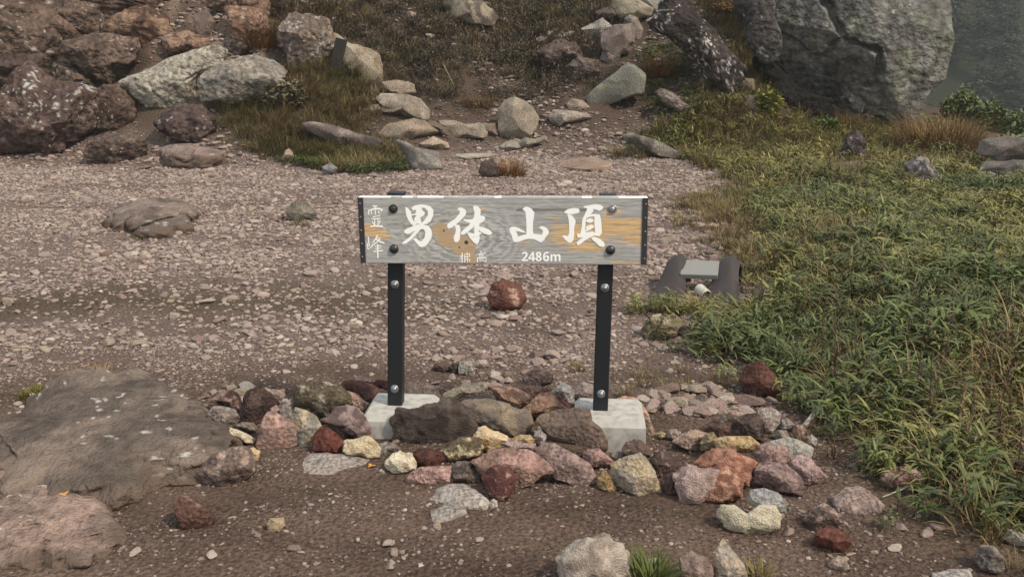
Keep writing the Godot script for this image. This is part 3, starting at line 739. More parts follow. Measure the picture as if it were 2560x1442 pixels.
func bamboo_clump(sd: int) -> ArrayMesh:   # dwarf bamboo: a few canes, each with a hand of lance leaves
	var r := RandomNumberGenerator.new(); r.seed = sd
	var st := fresh()
	for k in 5:
		var at := Vector3(r.randf_range(-0.05, 0.05), 0, r.randf_range(-0.05, 0.05))
		var h := r.randf_range(0.05, 0.16)
		var lean := r.randf() * TAU
		blade(st, at, lean, h, 0.004, 1.35, 0.2, Color(0.6, 0.5, 0.3), Color(0.8, 0.8, 0.4), 2)
		var top := at + Vector3(cos(lean) * h * 0.22, h * 0.96, sin(lean) * h * 0.22)
		for j in 4 + r.randi() % 2:
			var b := r.randf_range(0.7, 1.25)
			var old := 1.0 if r.randf() < 0.21 else 0.0
			var g0 := Color(0.9 * b, 1.0 * b, 0.8 * b).lerp(Color(3.2, 2.2, 2.4), old * r.randf_range(0.5, 1.0))
			var g1 := Color(1.5 * b, 1.25 * b, 1.0 * b).lerp(Color(3.8, 2.7, 3.4), old)
			blade(st, top - Vector3.UP * r.randf_range(0, h * 0.35), lean + r.randf() * TAU, r.randf_range(0.04, 0.105), r.randf_range(0.008, 0.014), r.randf_range(0.1, 0.85), r.randf_range(0.5, 1.7), g0, g1, 4, true, r.randf_range(-0.6, 0.6))
	return done(st)

func grass_clump(sd: int, n: int, h: float, spread: float, wide: float, droop: float) -> ArrayMesh:
	var r := RandomNumberGenerator.new(); r.seed = sd
	var st := fresh()
	for k in n:
		var a := r.randf() * TAU
		var q := sqrt(r.randf()) * spread
		var b := r.randf_range(0.65, 1.3)
		var dry := r.randf()
		var c0 := Color(0.75 * b, 0.7 * b, 0.7 * b)
		var c1 := Color(b, b, b).lerp(Color(1.7 * b, 1.2 * b, 1.1 * b), dry * 0.8)
		blade(st, Vector3(cos(a) * q, -0.01, sin(a) * q), a + r.randf_range(-1.2, 1.2), h * r.randf_range(0.5, 1.15), wide * r.randf_range(0.7, 1.3), r.randf_range(0.75, 1.5), droop * r.randf_range(0.4, 1.3), c0, c1, 4)
	return done(st)

func heath_clump(sd: int) -> ArrayMesh:   # low woody scrub: stiff twigs with tiny leaves
	var r := RandomNumberGenerator.new(); r.seed = sd
	var st := fresh()
	for k in 16:
		var a := r.randf() * TAU
		var h := r.randf_range(0.08, 0.22)
		var root := Vector3(r.randf_range(-0.08, 0.08), -0.02, r.randf_range(-0.08, 0.08))
		blade(st, root, a, h, 0.006, r.randf_range(0.5, 1.5), r.randf_range(-0.3, 0.6), Color(0.9, 0.75, 0.65), Color(1.5, 1.3, 1.15), 2)
		for j in 6:
			var t := r.randf_range(0.3, 1.0)
			var b := r.randf_range(0.5, 1.4)
			blade(st, root + Vector3(cos(a) * h * t * 0.5, h * t * 0.8, sin(a) * h * t * 0.5), r.randf() * TAU, r.randf_range(0.02, 0.045), 0.011, r.randf_range(-0.4, 1.2), 0.6, Color(b, b, 0.8 * b), Color(1.3 * b, 1.25 * b, 1.0 * b), 2, true)
	return done(st)

func mix_color(a: Color, b: Color, k: float, lo := 0.75, hi := 1.25) -> Color:
	var c := a.lerp(b, k); var s := rng.randf_range(lo, hi)
	return Color(c.r * s, c.g * s, c.b * s)

func fill(poly: PackedVector2Array, per_m2: float, soft: float) -> Array:   # points inside, thinning out at the edge
	var box := Rect2(poly[0], Vector2.ZERO)
	for p in poly: box = box.expand(p)
	box = box.grow(soft)
	var out := []
	for i in int(box.get_area() * per_m2):
		var p := Vector2(rng.randf_range(box.position.x, box.end.x), rng.randf_range(box.position.y, box.end.y))
		if rng.randf() < edge_fade(poly, p.x, p.y, soft): out.append(p)
	return out

func plant_cover(polys: Dictionary) -> void:
	rng.seed = 5
	var green := Color(0.074, 0.094, 0.025); var olive := Color(0.185, 0.165, 0.050); var tan_c := Color(0.17, 0.115, 0.045)
	var bx := [[], [], [], []]; var bc := [[], [], [], []]
	for e in [["bamboo", 360.0, 0.10, 0.34], ["bank", 170.0, 0.7, 0.25], ["lawn", 60.0, 0.45, 0.2], ["hummock", 300.0, 0.35, 0.05], ["ferny", 190.0, 0.25, 0.1]]:
		for p: Vector2 in fill(polys[e[0]], e[1], e[3]):
			var k := rng.randi() % 4
			var w := 1.1 * n_low.get_noise_2d(p.x * 1.1, p.y * 1.1) + 0.5 * n_mid.get_noise_2d(p.x * 0.8, p.y * 0.8)
			var s := rng.randf_range(0.6, 1.25) * (0.95 + 0.55 * n_mid.get_noise_2d(p.x * 0.5, p.y * 0.5)) * (0.55 if e[0] == "lawn" else 0.62 if e[0] == "hummock" else 1.0)
			bx[k].append(Transform3D(Basis(Vector3.UP, rng.randf() * TAU) * Basis.from_scale(Vector3(s, s * rng.randf_range(0.8, 1.3), s)), on(p.x, p.y, -0.01)))
			bc[k].append(mix_color(green, olive, clampf(e[2] + (0.05 * (-p.y - 5.0) if e[0] == "bamboo" else 0.0) + w * 1.0 + rng.randf_range(-0.2, 0.4), 0.0, 1.0), 0.55, 1.6))
	for k in 4: multi("dwarf_bamboo_undergrowth", bamboo_clump(20 + k), M.leaf, bx[k], bc[k], ["dense dwarf bamboo covering the bank beside the gravel", "dwarf bamboo with yellowing leaves mixed over the bank", "dwarf bamboo with long drooping leaves over the bank", "low dwarf bamboo filling gaps over the bank"][k], "dwarf bamboo")
	var gx := [[], [], []]; var gc := [[], [], []]
	for e in [["bank", 120.0, 0.45, 1.0, 0.3], ["mound", 190.0, 0.25, 1.0, 0.12], ["verge", 130.0, 0.3, 0.32, 0.12], ["lawn", 60.0, 0.4, 0.35, 0.25], ["bamboo", 55.0, 0.5, 0.85, 0.25], ["fringe", 230.0, 0.55, 0.62, 0.3], ["dry", 130.0, 1.0, 1.25, 0.3], ["russet", 90.0, 0.95, 1.0, 0.3], ["upper", 110.0, 0.75, 1.2, 0.2], ["heath", 42.0, 0.55, 1.05, 0.2], ["gap", 170.0, 0.6, 1.1, 0.15], ["hummock", 60.0, 0.6, 0.7, 0.05]]:
		for p: Vector2 in fill(polys[e[0]], e[1], e[4]):
			var k := rng.randi() % 3
			var w := n_low.get_noise_2d(p.x * 0.9 + 30.0, p.y * 0.9)
			var s: float = e[3] * rng.randf_range(0.7, 1.3)
			gx[k].append(Transform3D(Basis(Vector3.UP, rng.randf() * TAU) * Basis.from_scale(Vector3(s, s, s)), on(p.x, p.y)))
			gc[k].append(mix_color(Color(0.140, 0.130, 0.052), Color(0.200, 0.150, 0.078), clampf(e[2] + w + rng.randf_range(-0.2, 0.3), 0.0, 1.0), 0.5, 1.6))
	for k in 3: multi("mountain_grass", grass_clump(50 + k, 30, 0.22, 0.07, 0.008, 1.6), M.grass, gx[k], gc[k], ["olive mountain grass over mound and bank", "browning mountain grass over mound and bank", "tufted mountain grass over slope and verge"][k], "grass")
	var hx := [[], []]; var hc := [[], []]
	for e in [["heath", 88.0, 0.2], ["upper", 30.0, 0.2], ["tangle", 60.0, 0.15]]:
		for p: Vector2 in fill(polys[e[0]], e[1], e[2]):
			var k := rng.randi() % 2
			var s := rng.randf_range(0.5, 1.1) + 1.0 * pow(rng.randf(), 5.0)
			hx[k].append(Transform3D(Basis(Vector3.UP, rng.randf() * TAU) * Basis.from_scale(Vector3(s, s, s)), on(p.x, p.y)))
			hc[k].append(mix_color(Color(0.088, 0.078, 0.074), Color(0.145, 0.112, 0.080), rng.randf(), 0.6, 1.3))
	for k in 2: multi("heath_undergrowth", heath_clump(70 + k), M.twig, hx[k], hc[k], ["dark twiggy heath scrub covering the slope above the steps", "brown-leaved heath scrub on the slope above the steps"][k], "scrub")
	var cx := [[], []]; var cc := [[], []]
	for p: Vector2 in fill(polys.cover, 420.0, 0.08):
		var k := rng.randi() % 2
		var s := rng.randf_range(0.55, 0.9)
		cx[k].append(Transform3D(Basis(Vector3.UP, rng.randf() * TAU) * Basis.from_scale(Vector3(s, s, s)), on(p.x, p.y)))
		cc[k].append(mix_color(Color(0.045, 0.075, 0.018), Color(0.08, 0.085, 0.02), rng.randf(), 0.6, 1.4))
	for k in 2: multi("ground_cover_undergrowth", bamboo_clump(90 + k), M.leaf, cx[k], cc[k], ["bright green low ground cover beside the tapering slab", "dark green low ground cover beside the tapering slab"][k], "ground cover")

func tuft(called: String, label: String, category: String, group: String, at: Vector3, n: int, h: float, spread: float, wide: float, droop: float, c: Color) -> void:
	var mesh := grass_clump(hash(label) % 9999, n, h, spread, wide, droop)
	var o := MeshInstance3D.new(); o.name = numbered(called); o.mesh = mesh
	var m := vcol(0.7, Color(0.2, 0.2, 0.1), 0.25); m.albedo_color = c.linear_to_srgb(); o.material_override = m
	add_child(o, true); o.position = on(at.x, at.z)
	tag(o, label, category, group)

func stalk_mesh(sd: int) -> ArrayMesh:
	var r := RandomNumberGenerator.new(); r.seed = sd
	var st := fresh()
	for q in 2: blade(st, Vector3.ZERO, q * PI * 0.5, 1.0, 0.022, 1.50, 0.05, Color(0.075, 0.05, 0.036), Color(0.10, 0.066, 0.045), 4)
	for k in 44:
		var t := r.randf_range(0.2, 1.0)
		var b := r.randf_range(0.7, 1.4)
		blade(st, Vector3(0.05 * t, t, 0), r.randf() * TAU, r.randf_range(0.04, 0.13), 0.016, r.randf_range(0.3, 1.3), 0.8, Color(0.09 * b, 0.06 * b, 0.04 * b), Color(0.12 * b, 0.08 * b, 0.05 * b), 2, true)
	return done(st)

func leaf_cluster(n: int, radius: Vector3, size: float, sd: int, c0: Color, c1: Color) -> ArrayMesh:
	var r := RandomNumberGenerator.new(); r.seed = sd
	var st := fresh()
	for k in n:
		var d := Vector3(r.randf_range(-1, 1), r.randf_range(-0.2, 1), r.randf_range(-1, 1))
		if d.length() > 1.0: d = d.normalized()
		d *= 0.75 + 0.35 * n_low.get_noise_3dv(d * 2.0 + Vector3.ONE * sd)
		var b := r.randf_range(0.6, 1.4)
		var c := c0.lerp(c1, r.randf())
		blade(st, d * radius, r.randf() * TAU, size * r.randf_range(0.6, 1.3), size * 0.45, r.randf_range(-0.3, 1.2), 0.8, Color(c.r * b, c.g * b, c.b * b), Color(c.r * b * 1.2, c.g * b * 1.15, c.b * b), 2, true, r.randf_range(-0.8, 0.8))
	return done(st)

func bush(label: String, at: Vector3, radius: Vector3, c0: Color, c1: Color, sd: int, group: String) -> void:
	var o := base("bush", on(at.x, at.z))
	obj("foliage", leaf_cluster(1500, radius, 0.085, sd, c0, c1), M.leaf, o)
	var st := fresh()
	for k in 7: blade(st, Vector3.ZERO, k * 0.9, radius.y * 0.9, 0.02, 1.2, 0.2, Color(0.05, 0.04, 0.03), Color(0.06, 0.045, 0.03), 3)
	obj("stem", done(st), M.twig, o)
	tag(o, label, "bush", group)

func fir_crown(sd: int) -> ArrayMesh:   # whorls of drooping boughs fringed with needle sprays; height 1
	var r := RandomNumberGenerator.new(); r.seed = sd
	var st := fresh()
	var y := 0.10
	while y < 0.985:
		var len := 0.20 * pow(1.0 - y, 0.8) + 0.012
		for k in 9:
			if r.randf() < 0.10: continue
			var a := r.randf() * TAU
			var L := len * r.randf_range(0.65, 1.15)
			var b := r.randf_range(0.6, 1.3)
			var c0 := Color(0.013 * b, 0.020 * b, 0.014 * b); var c1 := Color(0.095 * b, 0.105 * b, 0.092 * b)
			var root := Vector3(0, y + r.randf_range(-0.01, 0.01), 0)
			blade(st, root, a, L, L * 0.24, 0.1, 0.7, c0, c1, 3, true)
			for j in 7:
				var t := r.randf_range(0.25, 0.95)
				blade(st, root + Vector3(cos(a) * L * t, -0.22 * L * t * t, sin(a) * L * t), a + (0.9 if j % 2 else -0.9) + r.randf_range(-0.3, 0.3), L * 0.42 * (1.1 - t * 0.5), L * 0.16, r.randf_range(-0.2, 0.25), 0.7, c0, c1, 2, true)
		y += r.randf_range(0.022, 0.034)
	return done(st)

func build_trees() -> void:
	rng.seed = 9
	var crowns := [fir_crown(1), fir_crown(2), fir_crown(3)]
	var trunk := CylinderMesh.new(); trunk.top_radius = 0.001; trunk.bottom_radius = 0.009; trunk.height = 1.0; trunk.radial_segments = 8
	var protos := []
	for i in 46:
		var u: float
		var x: float
		u = 40.0 + 85.0 * pow(float(i) / 46.0, 1.3) + rng.randf_range(-1.5, 1.5)
		x = u * rng.randf_range(0.385, 0.66)
		var h := rng.randf_range(7.0, 12.0)
		var o: Node3D
		if i < 3:
			o = base("fir_tree")
			var tr := obj("trunk", trunk, M.bark, o)
			tr.position.y = 0.2; tr.scale.y = 0.4
			obj("crown", crowns[i], M.needle, o)
			tag(o, "dark fir tree fading into mist on the far slope", "fir tree", "fir trees on the misty far slope")
			protos.append(o)
		else:
			o = protos[i % 3].duplicate(); o.name = numbered("fir_tree"); add_child(o, true)
		o.position = on(x, -u, -0.2); o.rotation.y = rng.randf() * TAU; o.scale = Vector3(h * 1.15, h, h * 1.15)

# ---------------------------------------------------------------- small things
func cover(label: String, at: Vector3, yaw: float, width: float) -> void:   # a stiff sheet bent over: steep back, round top, long skirt to the front
	var path := [Vector2(0.0, -0.03), Vector2(0.0, 0.08), Vector2(0.015, 0.15), Vector2(0.05, 0.205), Vector2(0.10, 0.23), Vector2(0.155, 0.222), Vector2(0.21, 0.188), Vector2(0.26, 0.138), Vector2(0.31, 0.09), Vector2(0.37, 0.045), Vector2(0.44, 0.022), Vector2(0.50, -0.01)]
	var v := PackedVector3Array(); var f := PackedInt32Array(); var c := PackedColorArray()
	var across := 7
	for side in 2:
		for i in path.size():
			var t := float(i) / (path.size() - 1)
			for k in across:
				var q := float(k) / (across - 1) * 2.0 - 1.0
				var w := width * (0.40 + 0.30 * smoothstep(0.45, 1.0, t))
				var sag := 0.060 * q * q * smoothstep(0.05, 0.4, path[i].y + 0.12) + 0.006 * sin(q * 3.0 + t * 5.0)
				v.append(Vector3(q * w, path[i].y * 0.92 - sag - side * 0.012, path[i].x))
				var b := 1.0 + 0.15 * n_mid.get_noise_2d(q, t * 2.0)
				c.append(Color(0.040 * b, 0.031 * b, 0.030 * b))
	var n := path.size() * across
	for side in 2:
		for i in path.size() - 1:
			for k in across - 1:
				var a := side * n + i * across + k
				if side == 0: f.append_array([a, a + 1, a + across, a + 1, a + across + 1, a + across])
				else: f.append_array([a, a + across, a + 1, a + 1, a + across, a + across + 1])
	for i in path.size() - 1:
		for k: int in [0, across - 1]:
			var a := i * across + k
			f.append_array([a, a + across, a + n, a + across, a + n + across, a + n])
	var o := obj("cover_sheet", arrays_mesh(v, f, c), M.sheet)
	o.position = at; o.rotation.y = yaw
	tag(o, label, "cover sheet", "brown cover sheets under a grey block")

func leaf_mesh(size: float, sd: int) -> ArrayMesh:
	var st := fresh()
	var r := RandomNumberGenerator.new(); r.seed = sd
	for k in 3: blade(st, Vector3(0, 0.004, 0), sd + k * 2.1, size * r.randf_range(0.7, 1.0), size * 0.5, 0.5, 0.9, Color(0.50, 0.20, 0.035), Color(0.62, 0.30, 0.05), 3, true)
	return done(st)

func build_small_things() -> void:
	for l in [
		["bright orange leaf lying on the low tan ground rock", -1.391, 0.165, -2.74, 0.022, 1],
		["orange-brown leaf scrap beside the blue-grey slab", -0.524, 0.004, -3.307, 0.024, 2],
		["orange leaves glowing on the slope scrub, the larger spot", -0.552, 1.517, -14.494, 0.153, 3],
		["single orange leaf on the slope scrub, the smaller spot", 0.17, 1.538, -14.999, 0.085, 4],
	]:
		var o := obj("fallen_leaf", leaf_mesh(l[4], int(l[5])), M.leaf)
		o.position = Vector3(l[1], l[2], l[3]); tag(o, l[0], "leaf")
	for l in [
		["dead_stick", "pale dead stick leaning at the pile edge by the grass", 1.19, 0.022, -3.661, 1.32, 0.066, -3.836, 0.0114],
		["thin_twig", "thin pale twig beside the flat oval stone", 1.277, 0.014, -3.04, 1.364, 0.034, -3.066, 0.0034],
		["bare_twig", "bent bare twig in the scrub above the steps", -0.958, 1.344, -13.689, -0.794, 1.056, -13.502, 0.0072],
	]:
		var a := Vector3(l[2], l[3], l[4]); var b := Vector3(l[5], l[6], l[7])
		var cyl := CylinderMesh.new(); cyl.top_radius = l[8] * 0.6; cyl.bottom_radius = l[8]; cyl.height = a.distance_to(b); cyl.radial_segments = 7
		var o := obj(l[0], cyl, plain(Color(0.33, 0.29, 0.24), 0.9))
		var y := (b - a).normalized(); var x := y.cross(Vector3(0.1, 0.2, 1.0)).normalized()
		o.transform = Transform3D(Basis(x, y, x.cross(y)), (a + b) * 0.5); tag(o, l[1], "stick")
	tuft("grass_tuft", "reddish-brown dry grass tuft on the gravel before the steps", "grass tuft", "", Vector3(-0.009, 0.169, -10.649), 420, 0.293, 0.133, 0.006, 1.1, Color(0.2141, 0.1177, 0.0435))
	tuft("grass_tuft", "large golden-brown grass tussock right of the giant boulder", "grass tuft", "", Vector3(5.517, 0.225, -12.489), 1500, 0.777, 0.44, 0.009, 1.7, Color(0.1921, 0.1259, 0.0564))
	tuft("grass_tuft", "golden-brown grass skirt on the right-hand flank of the tussock", "grass tuft", "", Vector3(5.649, 0.208, -11.929), 700, 0.446, 0.273, 0.008, 1.7, Color(0.2141, 0.1372, 0.0636))
	tuft("grass_tuft", "dry tan grass hanging below the giant boulder", "grass tuft", "", Vector3(4.733, 0.414, -13.658), 700, 0.394, 0.254, 0.007, 1.7, Color(0.1921, 0.1344, 0.0599))
	tuft("grass_tuft", "bright green grass tuft at the bottom edge", "grass tuft", "", Vector3(0.401, 0, -2.501), 260, 0.11, 0.051, 0.009, 1, Color(0.0928, 0.1177, 0.0351))
	tuft("grass_tuft", "small yellow-green tuft at the bottom edge", "grass tuft", "", Vector3(0.719, 0, -2.544), 130, 0.065, 0.033, 0.005, 1.2, Color(0.2066, 0.1782, 0.0713))
	tuft("grass_tuft", "mossy green tuft behind the dome rock at the left edge", "grass tuft", "", Vector3(-2.135, 0.002, -4.073), 260, 0.072, 0.065, 0.006, 1.2, Color(0.1177, 0.1177, 0.0213))
	tuft("grass_tuft", "thin straw tuft above the dome rock", "grass tuft", "", Vector3(-1.999, 0.003, -4.314), 160, 0.085, 0.114, 0.004, 0.9, Color(0.3355, 0.2141, 0.0975))
	tuft("grass_tuft", "thin green grass strip at the foot of the low brown dome rock", "grass tuft", "", Vector3(-2.898, 0.076, -7.521), 220, 0.057, 0.127, 0.005, 1, Color(0.0795, 0.0975, 0.0213))
	tuft("grass_tuft", "rusty grass clump beside the mauve-brown cliff rock", "grass tuft", "", Vector3(-3.348, 1.508, -13.24), 500, 0.429, 0.214, 0.009, 1.2, Color(0.1715, 0.0928, 0.0325))
	tuft("grass_tuft", "olive grass beside the pale grey-green stone on the flat", "grass tuft", "", Vector3(-1.788, 0.09, -7.99), 140, 0.074, 0.081, 0.005, 1, Color(0.1231, 0.1231, 0.0325))
	tuft("pine_seedling", "dark green dwarf pine seedling at the bamboo edge", "seedling", "", Vector3(2.588, 0.165, -10.476), 520, 0.201, 0.07, 0.006, 0.3, Color(0.0277, 0.0465, 0.0176))
	tuft("pine_seedling", "low dark green seedling right of the dwarf pine", "seedling", "", Vector3(3.319, 0.178, -10.942), 420, 0.155, 0.119, 0.006, 0.5, Color(0.0465, 0.0674, 0.0213))
	tuft("grass_tuft", "dull olive tuft on the gravel near the seedling", "grass tuft", "", Vector3(2.207, 0.162, -10.366), 160, 0.095, 0.13, 0.005, 1, Color(0.1287, 0.1177, 0.0435))
	tuft("grass_tuft", "brown grass on the dark soil above the steps", "grass tuft", "", Vector3(-0.463, 0.757, -13.283), 420, 0.229, 0.218, 0.006, 1.2, Color(0.1523, 0.0975, 0.0351))
	tuft("grass_tuft", "rusty tuft under the mauve-pink block boulder", "grass tuft", "", Vector3(2.105, 1.122, -13.965), 520, 0.398, 0.205, 0.008, 1.4, Color(0.1782, 0.0928, 0.0277))
	tuft("grass_tuft", "olive moss tuft behind the right post", "grass tuft", "", Vector3(0.311, 0.004, -4.429), 160, 0.047, 0.043, 0.004, 1, Color(0.1287, 0.1177, 0.0351))
	tuft("grass_tuft", "dark tuft right of the signboard end", "grass tuft", "", Vector3(1.506, 0.114, -8.739), 200, 0.088, 0.11, 0.004, 1, Color(0.0838, 0.053, 0.0277))
	bush("olive green bush against the right flank of the giant boulder", Vector3(7.092, 0.464, -15.394), Vector3(0.38, 0.62, 0.4), Color(0.0599, 0.0882, 0.0233), Color(0.1344, 0.1523, 0.0435), 1, "")
	bush("green bush sloping down towards the rounded grey rock", Vector3(7.277, 0.376, -14.901), Vector3(0.42, 0.5, 0.4), Color(0.053, 0.0838, 0.0301), Color(0.1177, 0.1402, 0.0497), 2, "")
	bush("misty green bush at the right edge above the boulders", Vector3(7.692, 0.328, -14.739), Vector3(0.5, 0.45, 0.45), Color(0.0599, 0.0928, 0.0378), Color(0.1177, 0.1523, 0.0599), 3, "")
	bush("low green bush at the right edge behind the mauve-grey boulders", Vector3(6.527, 0.225, -12.489), Vector3(0.5, 0.3, 0.4), Color(0.0674, 0.0928, 0.0325), Color(0.1287, 0.1402, 0.0465), 4, "")
	bush("greyish scrub bush in the middle of the grass mound", Vector3(-2.868, 0.857, -12.386), Vector3(0.38, 0.28, 0.3), Color(0.1024, 0.0882, 0.0564), Color(0.1782, 0.1462, 0.0975), 5, "")
	bush("yellow-green weedy bush rising at the dark hollow", Vector3(3.411, 0.696, -13.139), Vector3(0.24, 0.42, 0.22), Color(0.1073, 0.1177, 0.0233), Color(0.1715, 0.1715, 0.0378), 6, "")
	bush("small green bush under the dark hollow", Vector3(4.258, 0.488, -13.418), Vector3(0.32, 0.18, 0.3), Color(0.053, 0.0838, 0.0213), Color(0.0975, 0.1287, 0.0301), 7, "")
	var stalk := stalk_mesh(4)
	for s in [
		[1.415, -5.235, 0.342],
		[1.549, -5.229, 0.247],
		[1.405, -3.947, 0.527],
		[1.73, -3.874, 0.374],
		[1.792, -4.652, 0.379],
		[2.12, -5.095, 0.297],
		[2.061, -5.729, 0.37],
		[2.429, -6.304, 0.349],
		[1.649, -3.556, 0.429],
		[1.603, -3.172, 0.357],
		[1.768, -3.28, 0.399],
		[1.953, -3.807, 0.368],
		[1.697, -2.978, 0.366],
		[1.628, -5.155, 0.255],
		[1.692, -6.033, 0.376],
		[1.99, -6.586, 0.35],
		[1.554, -4.626, 0.294],
		[1.557, -4.166, 0.381],
		[1.874, -4.374, 0.358],
		[1.871, -3.968, 0.364],
		[1.93, -3.688, 0.306],
		[2.172, -5.502, 0.295],
		[2.285, -4.802, 0.259],
		[2.139, -3.971, 0.291],
		[2.263, -6.745, 0.358],
		[2.448, -5.607, 0.25],
	]:
		var o := obj("dry_stalk", stalk, M.twig)
		o.position = on(s[0], s[1]); o.scale = Vector3.ONE * s[2]; o.rotation.y = s[0] * 7.0
		tag(o, "dry brown weed stalk standing above the dwarf bamboo", "weed stalk", "dry weed stalks in the bamboo grass")
	cover("bent brown cover sheet nearer the signboard, under the grey block", Vector3(1.108, 0.035, -6.129), -0.36, 0.165)
	cover("bent brown cover sheet nearer the bamboo, under the grey block", Vector3(1.419, 0.045, -6.042), -0.36, 0.165)
	var block := obj("concrete_block", bevel_box(Vector3(0.232, 0.035, 0.17), 0.004), M.block)
	block.position = Vector3(1.185, 0.172, -5.903); block.rotation = Vector3(0.35, -0.25, 0.03)
	tag(block, "flat grey concrete block lying across the two brown cover sheets", "concrete block")
	var pipe := base("drain_pipe", Vector3(1.193, 0.056, -5.702), 0.35)
	obj("tube", lathe([[0.034, -0.09], [0.034, 0.0], [0.030, 0.003], [0.028, 0.0], [0.028, -0.08]], 20), plain(Color(0.42, 0.40, 0.34), 0.7), pipe)
	pipe.rotation.x = 0.25
	tag(pipe, "pale open pipe end poking out below the brown cover sheets", "pipe")
	var stake := base("leaning_stake", Vector3(-2.319, 1.036, -12.877))
	tag(stake, "dark leaning wooden stake before the pale cream rock", "stake")
	var wood := obj("shaft", bevel_box(Vector3(0.142, 0.651, 0.09), 0.006), plain(Color(0.018, 0.014, 0.012), 0.85), stake)
	wood.position = Vector3(0.02, 0.325, 0); wood.rotation.z = -0.27
	var hole := obj("bolt_hole", lathe([[0.022, 0.0], [0.018, 0.002], [0.0001, 0.002]], 12), plain(Color(0.006, 0.006, 0.006)), wood)
	hole.position = Vector3(0, 0.06, 0.0452)
	var orange := obj("orange_bush", leaf_cluster(160, Vector3(0.28, 0.16, 0.2), 0.06, 8, Color(0.20, 0.10, 0.03), Color(0.38, 0.17, 0.04)), M.leaf)
	orange.position = Vector3(3.297, 2.148, -15.336)
	tag(orange, "orange autumn-leaved twigs at the top edge beside the giant boulder", "bush")

